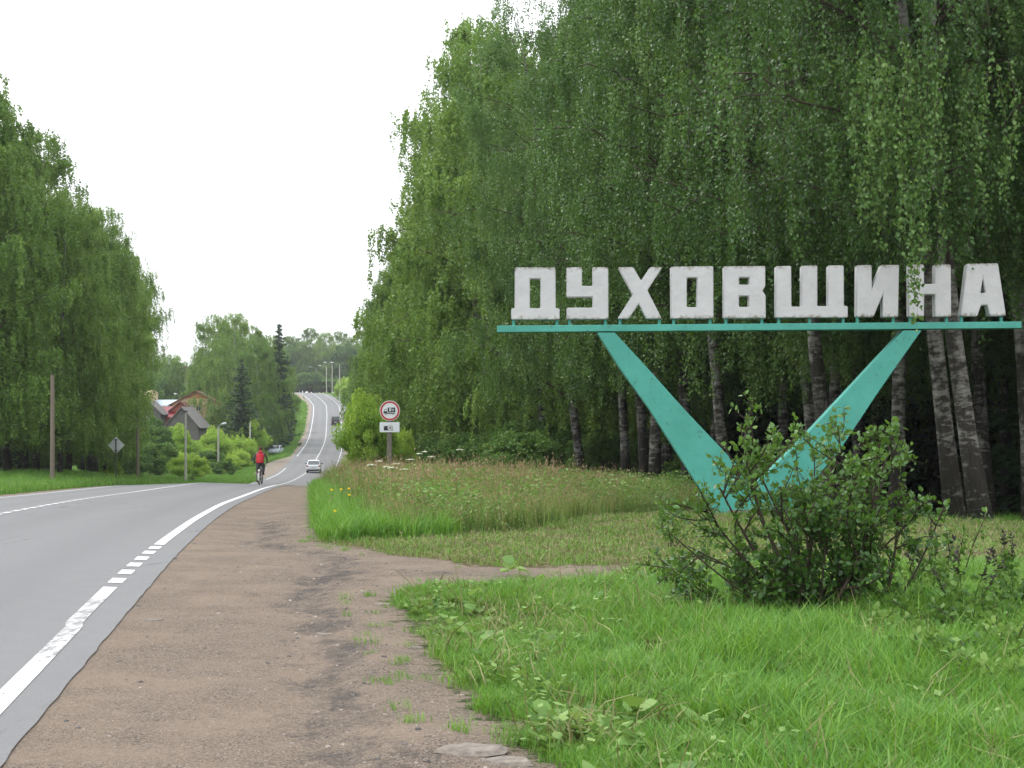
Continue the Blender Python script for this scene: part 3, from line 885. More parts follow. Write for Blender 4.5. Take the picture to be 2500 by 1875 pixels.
# undergrowth at the forest foot
for px, y, h_, kd in [(1275, 60, 1.2, 0), (1310, 68, 1.5, 0), (1160, 75, 1.3, 0), (1385, 72, 1.6, 0), (1480, 66, 1.2, 0), (1700, 56, .9, 0), (2060, 42, .8, 0), (1120, 85, 1.5, 0)]:
    plant('under', SHRUB[kd], X(px, y), y, 'shrub', 'shrub', h_, label=None, group='shrubs at the foot of the right forest')

# light green maple bushes right of the road, behind the traffic sign
for px, y, v_, h_, lb in [(893, 72, 0, .7, 'light green maple bush just left of the round traffic sign'),
                          (908, 95, 1, .9, 'light green maple bush leaning over the road edge left of the traffic sign'),
                          (968, 74, 1, .62, 'light green maple bush right behind the camera plate of the traffic sign'),
                          (925, 98, 0, .95, 'taller yellow green maple bush behind the round traffic sign'),
                          (905, 135, 0, .8, 'maple bush further up the road edge below the bend')]:
    plant('maple', MAPLE[v_], X(px, y), y, 'maple_bush', 'bush', h_, h_ * .62, label=lb)

# ---------------- left forest
LG = 'birches of the forest on the left'
left_trees = [(-25, 78, 'M', 0, 1.0), (20, 84, 'M', 1, 1.0), (95, 90, 'M', 2, .93), (145, 86, 'M', 0, .78), (165, 97, 'M', 1, .95), (205, 101, 'M', 2, .66),
              (222, 108, 'M', 0, .86), (250, 128, 'M', 1, 1.0), (215, 118, 'M', 2, .9), (272, 140, 'T', 0, 1.0), (-90, 80, 'M', 2, 1.05), (60, 101, 'M', 0, 1.05),
              (296, 152, 'T', 0, 1.0), (238, 112, 'T', 0, .92)]
for px, y, k_, v_, h_ in left_trees:
    plant('left_birch', KV[k_][v_], X(px, y), y, 'birch_tree', 'tree', h_, group=LG)
for i in range(500):
    y = random.uniform(74, 165); px = random.uniform(-240, 300 if y > 125 else 200)
    x = X(px, y)
    if px > np.interp(y, [74, 100, 165], [40, 180, 290]): continue
    if not far_enough(x, y, 4.6): continue
    if random.random() < .3:
        plant('left_spruce', random.choice(SPRUCE), x, y, 'spruce_tree', 'tree', random.uniform(.7, .95), 1.2, group='spruces inside the forest on the left')
    else:
        plant('left_birch_in', random.choice(BIRCH_MID), x, y, 'birch_tree', 'tree', random.uniform(.8, .98), group=LG)

# ---------------- clump between the village and the hill
cl = [('birch', BIRCH_MID[0], 532, 284, 1.22, 1.5, 'tall broad birch left in the clump by the village'),
      ('birch', BIRCH_MID[2], 572, 262, 1.12, 1.4, 'tallest birch in the clump beside the far road'),
      ('birch', BIRCH_MID[1], 628, 252, 1.05, 1.2, 'pale birch right of the dark spruce in the clump'),
      ('birch', BIRCH_MID[1], 560, 292, 1.25, 1.5, 'birch at the back of the clump between the two tall ones'),
      ('birch', BIRCH_MID[2], 648, 296, .95, 1.3, 'birch behind the clump in front of the pine'),
      ('birch', BIRCH_MID[0], 606, 274, 1.1, 1.5, 'full birch right behind the pointed spruce'),
      ('birch', BIRCH_MID[2], 652, 282, .98, 1.35, 'birch left of the tall ragged conifer'),
      ('birch', BIRCH_MID[1], 496, 290, 1.0, 1.4, 'shorter birch at the left end of the clump'),
      ('spruce', SPRUCE[0], 590, 226, .86, 1.1, 'dark pointed spruce in front of the birch clump'),
      ('pine', SPRUCE[1], 682, 276, 1.42, 1.15, 'dark conifer with a ragged tip standing above the clump'),
      ('pine', PINE[0], 640, 305, 1.05, 1.0, 'thin pine with an open top behind the birch clump')]
for kd, var, px, y, h_, w_, lb in cl:
    plant(kd, var, X(px, y), y, kd + '_tree', 'tree', h_, w_, label=lb)
for px, y, v_, h_, w_, lb in [(672, 280, 0, .95, .75, 'dark round tree at the right end of the clump by the verge'),
                              (648, 275, 1, 1.0, .8, 'dark broad tree behind the parked pale car'),
                              (690, 322, 0, 1.0, .75, 'round tree up the slope at the left of the hill road'),
                              (672, 345, 1, 1.5, 1.0, 'tall round tree filling the gap below the conifer'),
                              (625, 248, 1, .95, .8, 'dark tree in the middle of the clump behind the light maples')]:
    plant('round', ROUND[v_], X(px, y), y, 'broadleaf_tree', 'tree', h_, w_, label=lb)
# light green maples and shrubs along the left verge, below the village
mp = [(604, 226, 0, 1.05, 'light green maple with upright shoots behind the cyclist'),
      (590, 214, 1, .95, 'light green maple left of the cyclist head'),
      (560, 218, 1, .95, 'light green maple behind the leaning street lamp'),
      (530, 214, 0, .9, 'light green maple below the barn'),
      (500, 205, 1, .7, 'low maple left of the second concrete lamp post'),
      (425, 200, 0, .95, 'bright green maple under the grey barn roof'),
      (395, 190, 1, .8, 'green maple right of the wooden cross-arm pole'),
      (560, 190, 1, .55, 'young maple beside the foot of the lamp post'),
      (585, 200, 1, .6, 'young maple left behind the cyclist arm')]
for px, y, v_, h_, lb in mp:
    plant('maple', MAPLE[v_], X(px, y), y, 'maple_bush', 'bush', h_, label=lb)
sh = [(462, 141, 1, 1.55, 'dense bright green round bush behind the concrete post by the road'),
      (545, 176, 0, .95, 'grey green bush by the foot of the second lamp post'),
      (345, 150, 0, 1.6, 'dark bush right of the wooden cross-arm pole'),
      (300, 142, 0, 1.5, 'dark bush behind the diamond road sign'),
      (385, 165, 0, 1.9, 'large dark bush left of the bright round one'),
      (255, 128, 1, 1.2, 'leafy bush left of the diamond road sign foot'),
      (505, 186, 0, 1.5, 'dark bush between the two concrete lamp posts'),
      (430, 178, 1, 1.7, 'leafy bush below the barn wall')]
for px, y, v_, h_, lb in sh:
    plant('shrub', SHRUB[v_], X(px, y), y, 'shrub', 'bush', h_, label=lb)
for px, y, v_, h_ in [(320, 178, 1, .75), (370, 186, 0, .62), (290, 160, 1, .62), (345, 205, 0, .75)]:
    plant('round', ROUND[v_], X(px, y), y, 'broadleaf_tree', 'tree', h_, label=None, group='low trees in the hollow below the village')
# wall of trees behind the village
for i, px in enumerate(range(270, 520, 18)):
    y = 345 + (i % 3) * 9
    plant('back', (BIRCH_MID[i % 3] if i % 4 == 1 else ROUND[i % 2]), X(px, y), y, 'broadleaf_tree', 'tree', 1.0 + .1 * (i % 3) if i % 4 == 1 else 1.75 + .12 * (i % 3), 1.5, label=None, group='trees along the back of the village', z=-3.5)
for px, y, h_ in [(393, 262, .42), (440, 300, .5)]:
    plant('thuja', SPRUCE[1], X(px, y), y, 'thuja_tree', 'tree', h_, .35, label='narrow dark thuja between the village roofs' if px < 400 else 'small thuja behind the yellow house', z=-3.6)
# hill: right side along the road, and the far end where the road bends away
for i, (px, y, h_) in enumerate([(862, 290, 1.0), (850, 318, .98), (846, 345, .95), (856, 372, .95), (850, 400, .9), (846, 430, .85), (835, 462, .8), (862, 440, 1.05), (880, 400, 1.1)]):
    plant('hill', BIRCH_MID[i % 3], X(px + 70, y), y, 'birch_tree', 'tree', h_, 1.15, group='trees on the right of the hill road')
for i, px in enumerate(range(690, 860, 13)):
    y = 565 + (i % 4) * 13
    plant('hilltop', BIRCH_MID[i % 3] if i % 3 else ROUND[i % 2], X(px, y), y, 'birch_tree' if i % 3 else 'broadleaf_tree', 'tree', (1.05 + .12 * (i % 2)) if i % 3 else 1.85, 1.6, group='trees at the top of the hill')
for px, y, h_ in [(838, 436, .7), (856, 418, .8), (848, 455, .6)]:
    plant('hillmaple', MAPLE[0], X(px, y), y, 'maple_bush', 'bush', h_ * 1.4, label={838: 'small light green bush on the hill verge by the lamps', 856: 'light green bush above the lay-by on the hill', 848: 'light green bush behind the hill lamps'}[px])

for i, px in enumerate(range(690, 850, 16)):
    plant('hillbush', ROUND[i % 2], X(px, 552 + 5 * (i % 2)), 552 + 5 * (i % 2), 'bush', 'bush', .6 + .25 * math.sin(i * 2.1), 1.3, group='bushes at the top of the hill')
# far forest ring closes the horizon
def far_wood():
    r = np.random.default_rng(77)
    C, S = [], []
    for i in range(900):
        side = r.choice([-1, 1])
        y = r.uniform(200, 900); x = float(xc(min(y, 690))) + side * r.uniform(45, 320)
        if side > 0 and x < .1 * y: x = abs(x) + 30
        if -.26 * y < x < -.1 * y and y < 380: continue
        hgt = r.uniform(13, 20); z0 = gzf(x, y)
        n = 160
        d = unit(r.normal(size=(n, 3))) * (r.random(n) ** .35)[:, None]
        C.append(np.array([x, y, z0 + hgt * .55]) + d * np.array([4.0, 4.0, hgt * .45])); S.append(r.uniform(.6, 1.3, n))
    C = np.concatenate(C); S = np.concatenate(S)
    me = foliage_mesh('far_forest', C, r.normal(size=C.shape), S, r.random(len(C)), M['birch_leaf'], .8, True)
    o = D.objects.new('far_forest', me); link(o)
    tag(o, 'mass of woodland far beyond the road on both sides', 'forest', kind='stuff')
far_wood()

# ------------------------------------------------------------------ grasses (scattered)
def blades(n, h, spread, width, bend, seed, m, seeds=None, leaves=None, upright=.3):
    r = np.random.default_rng(seed)
    base = np.stack([r.normal(size=n) * spread, r.normal(size=n) * spread, np.zeros(n) - .01], 1)
    az = r.uniform(0, 6.283, n); hh = h * r.uniform(.5, 1.15, n)
    d = np.stack([np.cos(az), np.sin(az), np.zeros(n)], 1)
    w = np.stack([-np.sin(az), np.cos(az), np.zeros(n)], 1) * (width * .5 * r.uniform(.7, 1.3, n))[:, None]
    bd = (bend * hh * r.uniform(.3, 1.3, n))[:, None]
    up = np.array([0, 0, 1.0])
    p1 = base + d * bd * .25 + up * (hh * .55)[:, None]
    p2 = base + d * bd + up * (hh * r.uniform(.8, 1.0, n))[:, None]
    V_ = np.stack([base - w, base + w, p1 + w * .8, p1 - w * .8, p2], 1).reshape(-1, 3)
    i = np.arange(n)[:, None] * 5
    q = i + np.array([[0, 1, 2, 3]]); t = i + np.array([[3, 2, 4]])
    tone = np.repeat(np.clip(r.random(n), 0, 1), 5)
    mats = [m]; mi = [0] * (2 * n)
    VV, QQ, TT_, TN = [V_], [q], [t], [tone]
    mq, mt = [0] * n, [0] * n
    off = len(V_)
    def extra(C, A, S, tone_, mslot, ratio):
        nonlocal off
        v, qq, _ = leaf_faces(C, A, S, ratio, False, r)
        VV.append(v); QQ.append(qq + off); TN.append(np.repeat(tone_, 4)); off += len(v)
        mq.extend([mslot] * len(qq))
    if seeds:
        ms, ssz, ns, every = seeds
        mats.append(ms)
        tips = p2[::every]
        C = np.repeat(tips, ns, 0) + r.normal(size=(len(tips) * ns, 3)) * np.array([.012, .012, ssz * 1.6]) - np.array([0, 0, ssz])
        A = r.normal(size=C.shape) * .35 + up
        extra(C, A, np.full(len(C), ssz), r.random(len(C)), 1, .35)
    if leaves:
        nlv, ls, lh, rat = leaves
        C = np.stack([r.normal(size=nlv) * spread * 1.1, r.normal(size=nlv) * spread * 1.1, lh * r.uniform(.15, 1, nlv)], 1)
        A = r.normal(size=C.shape); A[:, 2] = r.uniform(-.2, .5, nlv)
        extra(C, A, ls * r.uniform(.6, 1.3, nlv), r.random(nlv), 0, rat)
    return np_mesh('tuft', np.concatenate(VV), np.concatenate(QQ), np.concatenate(TT_), {'tone': np.concatenate(TN)}, mats, mat_idx=mq + mt)

def coltsfoot(seed, n, size, h, m):
    """clump of broad leaves on short stalks"""
    r = np.random.default_rng(seed); V_, Q_, T_ = [], [], []
    for i in range(n):
        az = r.uniform(0, 6.28); s = size * r.uniform(.5, 1.2); d = r.uniform(.02, .09)
        c = np.array([math.cos(az) * d, math.sin(az) * d, h * r.uniform(.3, 1)])
        out = np.array([math.cos(az), math.sin(az), r.uniform(.0, .9)]); out /= np.linalg.norm(out)
        side = np.array([-math.sin(az), math.cos(az), r.normal() * .25])
        nrm = np.cross(out, side)
        pr = [(0, 0, 0), (.3, .42, .08), (.75, .36, .02), (1, 0, -.1), (.75, -.36, .02), (.3, -.42, .08), (.5, 0, -.04)]
        b = len(V_)
        V_ += [c + out * s * a + side * s * bb + nrm * s * cc for a, bb, cc in pr]
        Q_ += [(b, b + 1, b + 2, b + 6), (b + 6, b + 2, b + 3, b + 4), (b, b + 6, b + 4, b + 5)]
        T_ += [r.random()] * 7
    return np_mesh('broadleaf', np.array(V_), np.array(Q_), attrs={'tone': T_}, mats=[m])

def source_collection(name, meshes):
    c = D.collections.new(name)
    for i, me in enumerate(meshes):
        o = D.objects.new('%s_%02d' % (name, i), me); c.objects.link(o)
    return c
def scatter(name, label, cat, x, y, scale, coll, nvar, z=None, tilt=.12):
    n = len(x)
    zz = gz(x, y) if z is None else z
    me = D.meshes.new(name); me.vertices.add(n)
    me.vertices.foreach_set('co', np.stack([x, y, zz - .01], 1).astype(np.float32).ravel())
    a = me.attributes.new('rot', 'FLOAT_VECTOR', 'POINT')
    a.data.foreach_set('vector', np.stack([rng.normal(size=n) * tilt, rng.normal(size=n) * tilt, rng.uniform(0, 6.283, n)], 1).astype(np.float32).ravel())
    a = me.attributes.new('size', 'FLOAT', 'POINT'); a.data.foreach_set('value', np.asarray(scale, np.float32))
    a = me.attributes.new('pick', 'INT', 'POINT'); a.data.foreach_set('value', rng.integers(0, nvar, n).astype(np.int32))
    o = D.objects.new(name, me); link(o)
    tag(o, label, cat, kind='stuff')
    ng = D.node_groups.new(name + '_nodes', 'GeometryNodeTree')
    ng.interface.new_socket('Geometry', in_out='INPUT', socket_type='NodeSocketGeometry')
    ng.interface.new_socket('Geometry', in_out='OUTPUT', socket_type='NodeSocketGeometry')
    nn = ng.nodes; gi = nn.new('NodeGroupInput'); go = nn.new('NodeGroupOutput')
    ci = nn.new('GeometryNodeCollectionInfo'); ci.inputs['Collection'].default_value = coll
    ci.inputs['Separate Children'].default_value = True; ci.inputs['Reset Children'].default_value = True
    ip = nn.new('GeometryNodeInstanceOnPoints'); ip.inputs['Pick Instance'].default_value = True
    def na(nm, tp):
        q = nn.new('GeometryNodeInputNamedAttribute'); q.data_type = tp; q.inputs['Name'].default_value = nm
        return q.outputs['Attribute']
    L_ = ng.links
    L_.new(gi.outputs[0], ip.inputs['Points']); L_.new(ci.outputs[0], ip.inputs['Instance'])
    L_.new(na('rot', 'FLOAT_VECTOR'), ip.inputs['Rotation']); L_.new(na('size', 'FLOAT'), ip.inputs['Scale'])
    L_.new(na('pick', 'INT'), ip.inputs['Instance Index']); L_.new(ip.outputs[0], go.inputs[0])
    md = o.modifiers.new('scatter', 'NODES'); md.node_group = ng
    return o
def sample(n, x0, x1, y0, y1, keep):
    x = rng.uniform(x0, x1, n); y = rng.uniform(y0, y1, n)
    p_ = keep(x, y)
    s = rng.random(n) < p_
    return x[s], y[s]
def in_view(x, y, m=.8): return (np.abs(x) < .3125 * y + m)

lawn = source_collection('lawn_tuft', [blades(30, .18, .08, .0085, .7, 100 + i, M['grass'] if i < 3 else M['weed'], leaves=(6, .035, .08, .6)) for i in range(4)])
tall = source_collection('tall_tuft', [blades(24, .42, .07, .0115, .75, 110 + i, M['grass']) for i in range(4)])
herb = source_collection('herb_tuft', [coltsfoot(120 + i, 9, .075, .08, M['weed']) for i in range(3)] + [blades(6, .16, .06, .008, .5, 125, M['weed'], leaves=(40, .045, .16, .6))])
mead = source_collection('meadow_tuft', [blades(30, .75, .14, .010, .35, 130 + i, M['meadow'], seeds=(M['seed_red'], .04, 5, 5)) for i in range(3)]
                         + [blades(22, .6, .14, .014, .4, 135, M['weed'], leaves=(60, .06, .6, .5))])
herbs = source_collection('meadow_herb', [blades(8, .6, .12, .009, .3, 170 + i, M['weed'], leaves=(70, .06, .55, .45), seeds=((M['pod'] if i == 1 else M['flower_white']), .02, 5, 3)) for i in range(3)])
deadg = source_collection('dead_blade', [blades(7, .2, .05, .007, 1.1, 180 + i, M['clipping']) for i in range(2)])
short = source_collection('mown_tuft', [blades(20, .075, .1, .007, .9, 140 + i, M['grass'] if i < 2 else M['clipping'], leaves=(3, .03, .03, .5)) for i in range(4)])
straw = source_collection('straw_bits', [blades(14, .03, .10, .007, 2.6, 150 + i, M['clipping']) for i in range(3)])
coarse = source_collection('verge_tuft', [blades(40, .38, .25, .03, .5, 160 + i, M['grass'] if i < 2 else M['weed']) for i in range(3)])

def lawn_keep(x, y):
    s = gravel_s(x, y)
    return np.where(in_view(x, y), np.clip((-s + .05 + .12 * bump2(x, y, 5.3, 1)) / .22, 0, 1), 0) * (y < 18.3 + .15 * bump2(x, y, 2)) * np.where(bump2(x, y, 1.9, 9) > .72, .35, 1)
x, y = sample(44000, -1.6, 7.5, 6.3, 18.4, lawn_keep)
sz = np.clip(.5 + .45 * sstep(.0, 1.2, -gravel_s(x, y)) + .35 * bump2(x, y, 1.3, 4) + .2 * bump2(x, y, 3.9, 2), .25, 1.5) * rng.uniform(.6, 1.3, len(x))
scatter('lawn_grass', 'bright green roadside grass right of the gravel', 'grass', x, y, sz, lawn, 4)
def tall_keep(x, y):
    return lawn_keep(x, y) * (1 - .75 * np.exp(-((x - 2.3) / 1.0) ** 2 - ((y - 12.2) / .9) ** 2)) * sstep(.55, 2.2, -gravel_s(x, y) + .5 * bump2(x, y, 1.1, 6)) * (y < 17.0)
x, y = sample(26000, -.5, 7.5, 6.3, 17.5, tall_keep)
scatter('tall_grass', 'taller arching grass around the bush in front of the town sign', 'grass', x, y, rng.uniform(.45, 1.0, len(x)) * np.clip(.75 + .35 * bump2(x, y, .9, 6) - .25 * sstep(0, 4, 17 - y) * (x < 1), .4, 1.2), tall, 4)
x, y = sample(9000, -1.5, 7.5, 6.3, 18.4, lambda x, y: lawn_keep(x, y) * np.where(bump2(x, y, 1.2, 11) > .2, .35, .1))
scatter('broad_leaf_weeds', 'broad leaved weeds among the roadside grass', 'weeds', x, y, rng.uniform(.6, 1.5, len(x)), herb, 4)
def meadow_lim(x): return np.interp(x, [-3, -1.5, .66, 1.9, 3.6, 6], [23.2, 24.2, 26.3, 30.5, 35.5, 42])
def creep(x, y):
    s_ = gravel_s(x, y)
    return (s_ > -.1) * (s_ < .55) * in_view(x, y) * np.clip(.09 + .3 * (bump2(x, y, 2.7, 8) > .55), 0, 1) * (x > edge_x(y) - 1.0)
x, y = sample(5000, -3, 1.6, 6.3, 26, creep)
scatter('creeping_weeds', 'tiny tufts creeping from the grass onto the gravel', 'weeds', x, y, rng.uniform(.25, .55, len(x)), lawn, 4)
x, y = sample(2600, -1.5, 7.5, 6.3, 18.0, lambda x, y: lawn_keep(x, y) * .6)
scatter('dead_straw', 'dead straw blades among the roadside grass', 'grass', x, y, rng.uniform(.8, 1.8, len(x)), deadg, 2, tilt=.3)
def mown_mask(x, y):
    return (y > np.where(x > 1.2, 16.8, 18.9)) * (y < meadow_lim(x) + .4) * (gravel_s(x, y) < -.1) * in_view(x, y) * (y < 31)
x, y = sample(25000, -3.5, 10, 16.8, 31, lambda x, y: mown_mask(x, y) * np.where(bump2(x, y, 2.2, 3) > .1, 1, .35) * (1 - .85 * np.exp(-((y - 19.4) / 1.9) ** 2) * (x > 3.2)))
scatter('mown_grass', 'short mown grass in front of the town sign', 'grass', x, y, rng.uniform(.6, 1.4, len(x)), short, 4)
x, y = sample(16000, -3.5, 10, 18.8, 30.5, lambda x, y: mown_mask(x, y) * np.where(bump2(x, y, 1.3, 8) > -.1, .9, .35))
scatter('grass_clippings', 'dry grass clippings lying on the mown strip', 'clippings', x, y, rng.uniform(.7, 1.5, len(x)), straw, 3, tilt=.2)
# lush green patch along the shoulder, dry reddish meadow behind it
def green_patch(x, y):
    m_ = (gravel_s(x, y) < -.05) & (y >= meadow_lim(x) - .5) & (x - edge_x(y) < 1.9 + .5 * bump2(x, y, .8)) & (y < 75)
    return m_ * 1.0 * in_view(x, y)
x, y = sample(60000, -12, 2, 22.5, 75, green_patch)
scatter('verge_grass', 'lush green grass along the far side of the gravel shoulder', 'grass', x, y, rng.uniform(.55, 1.15, len(x)), tall, 4)
def meadow_lim(x): return np.interp(x, [-3, -1.5, .66, 1.9, 3.6, 6], [23.2, 24.2, 26.3, 30.5, 35.5, 42])
def meadow_mask(x, y):
    lim = meadow_lim(x)
    dens = np.clip(1.3 - (y - 25) / 70, .3, 1)
    return ((x - edge_x(y) > 1.2 + .5 * bump2(x, y, .8)) & (y > lim + .1) & (gravel_s(x, y) < -.2) & (x < edge_line_x(y) + 2.5) & (y < 95) & ~((x > 5.2) & (y < 31))) * dens * in_view(x, y)
x, y = sample(70000, -12, 9, 23.5, 95, meadow_mask)
scatter('meadow_grass', 'tall dry meadow grass with reddish seed heads before the forest', 'grass', x, y, rng.uniform(.4, 1.15, len(x)) * np.interp(x - edge_line_x(y), [-8, -4, 1], [1.3, 1.0, .5]) * np.interp(y - meadow_lim(x), [0, 5], [.55, 1]) * (1 + .2 * bump2(x, y, .9, 3)), mead, 4)
x, y = sample(13000, -12, 6, 23.5, 70, lambda x, y: meadow_mask(x, y) * np.where(bump2(x, y, .75, 7) > .15, .9, .08))
scatter('meadow_herbs', 'leafy green herbs mixed into the dry meadow', 'weeds', x, y, rng.uniform(.7, 1.5, len(x)), herbs, 3)
# forest floor fringe on the right
x, y = sample(9000, 4.5, 13, 29, 40, lambda x, y: in_view(x, y) * .6)
scatter('forest_fringe_grass', 'grass at the foot of the two nearest birches', 'grass', x, y, rng.uniform(.4, .8, len(x)), tall, 4)
# left verge and the verges beyond the crest
def left_keep(x, y):
    t = x - xc(y)
    return ((gravel_s(x, y) < -.1) & (t < 0) & (t > -34)) * in_view(x, y, 3)
x, y = sample(42000, -50, -12, 45, 135, left_keep)
scatter('left_verge_grass', 'grass verge between the road and the left forest', 'grass', x, y, rng.uniform(.5, 1.1, len(x)), coarse, 3)
x, y = sample(60000, -75, -20, 135, 330, left_keep)
scatter('far_verge_grass', 'grass on the far verge below the hill', 'grass', x, y, rng.uniform(.4, 1.0, len(x)) * 1.1, coarse, 3)
x, y = sample(16000, -90, -40, 330, 500, lambda x, y: (gravel_s(x, y) < -.1) * (x < xc(y) - 3) * (x > xc(y) - 22) * 1.0)
scatter('hill_verge_grass', 'grass verge left of the hill road', 'grass', x, y, rng.uniform(.6, 1.2, len(x)), coarse, 3)
x, y = sample(30000, -85, -8, 80, 480, lambda x, y: ((x - xc(y) > hw(y) + 1.6) & (x - xc(y) < 14) & (gravel_s(x, y) < -.1)) * in_view(x, y, 2) * 1.0)
scatter('right_verge_grass', 'grass on the right verge beyond the crest', 'grass', x, y, rng.uniform(.6, 1.3, len(x)), coarse, 3)

# loose stones and asphalt crumbs on the shoulder
def stone_meshes():
    out = []
    for i in range(4):
        r = np.random.default_rng(200 + i)
        g = Geo(); n = 7
        V_ = [(math.cos(a) * .5 * r.uniform(.7, 1.1), math.sin(a) * .5 * r.uniform(.7, 1.1), 0) for a in np.linspace(0, 6.283, n, False)]
        V2 = [(x_ * .7, y_ * .7, .32 * r.uniform(.6, 1.1)) for x_, y_, _ in V_]
        F = [(j, (j + 1) % n, n + (j + 1) % n, n + j) for j in range(n)] + [tuple(range(n, 2 * n))]
        g.add(V_ + V2, F)
        out.append(g.mesh('stone', M['stone'] if i % 2 else M['tar']))
    return out
M['stone'] = speckled('stone', (.22, .18, .15), (.36, .31, .27), 30, .9)
M['chip'] = speckled('old_asphalt_chip', (.11, .095, .085), (.26, .225, .19), 16, .95, .02)
M['tar'] = speckled('tar_crumb', (.06, .055, .055), (.16, .15, .145), 30, .9)
stones = source_collection('loose_stone', stone_meshes())
x, y = sample(42000, -9, 1.2, 6.3, 34, lambda x, y: (gravel_s(x, y) > -.1) * (x - xc(y) > pav_r(y) - .06) * in_view(x, y, .3) * np.clip(.25 + .9 * np.exp(-((x - (edge_x(y) - .75)) / .4) ** 2) + .4 * (bump2(x, y, 1.7, 5) > .4), 0, 1))
scatter('loose_stones', 'small stones and asphalt crumbs on the gravel shoulder', 'stones', x, y, np.clip(rng.exponential(.009, len(x)) + .005, .005, .045), stones, 4, tilt=.3)

# a few countable asphalt lumps and leaf litter on the shoulder
for px, py, s_, lb in [(925, 1467, .12, 'flat dark asphalt chip beside the grass tongue'), (1010, 1570, .09, 'flat dark asphalt chip left of the grass edge'),
                       (378, 1508, .09, 'small dark clod on the gravel near the asphalt edge'), (589, 1322, .10, 'reddish clod in the middle of the gravel shoulder'),
                       (1150, 1835, .2, 'large flat slab of old asphalt by the grass corner'), (1235, 1858, .16, 'second flat asphalt slab under the grass corner'),
                       (790, 1537, .09, 'low asphalt chip on the dark gravel band')]:
    y = 6400 / (py - 1030); x = X(px, y)
    r = np.random.default_rng(int(px)); g = Geo(); n = 11
    V_ = [(math.cos(a) * s_ * r.uniform(.7, 1.1), math.sin(a) * s_ * r.uniform(.45, .8), -.01) for a in np.linspace(0, 6.283, n, False)]
    V2 = [(a * .8, b * .8, .004 + .006 * r.uniform(.3, 1.2)) for a, b, _ in V_]
    g.add(V_ + V2, [(j, (j + 1) % n, n + (j + 1) % n, n + j) for j in range(n)] + [tuple(range(n, 2 * n))])
    o = g.obj('asphalt_chip', M['chip'], loc=(x, y, gzf(x, y)))
    tag(o, lb, 'asphalt chip')

# ------------------------------------------------------------------ the bush in front of the sign
def hero_leaf_batch(C, A, S, T, name, m):
    """folded oval leaves, four triangles each"""
    n = len(C); a = unit(A); b = unit(np.cross(a, rng.normal(size=(n, 3)))); nn_ = np.cross(a, b)
    s = S[:, None]
    V_ = np.stack([C - a * s * .5, C - a * s * .08 + b * s * .36 + nn_ * s * .1, C + a * s * .3 + b * s * .25 + nn_ * s * .06, C + a * s * .55,
                   C + a * s * .3 - b * s * .25 + nn_ * s * .06, C - a * s * .08 - b * s * .36 + nn_ * s * .1, C + a * s * .05], 1).reshape(-1, 3)
    i = np.arange(n)[:, None] * 7
    q = np.concatenate([i + np.array([[0, 6, 2, 1]]), i + np.array([[6, 3, 3, 2]])[:, :4] * 0 + i * 0 + np.array([[0, 0, 0, 0]])])[:n]
    t = np.concatenate([i + np.array([[6, 3, 2]]), i + np.array([[6, 4, 3]])])
    q = np.concatenate([i + np.array([[0, 6, 2, 1]]), i + np.array([[0, 5, 4, 6]])])
    return np_mesh(name, V_, q, t, {'tone': np.repeat(T, 7)}, [m])
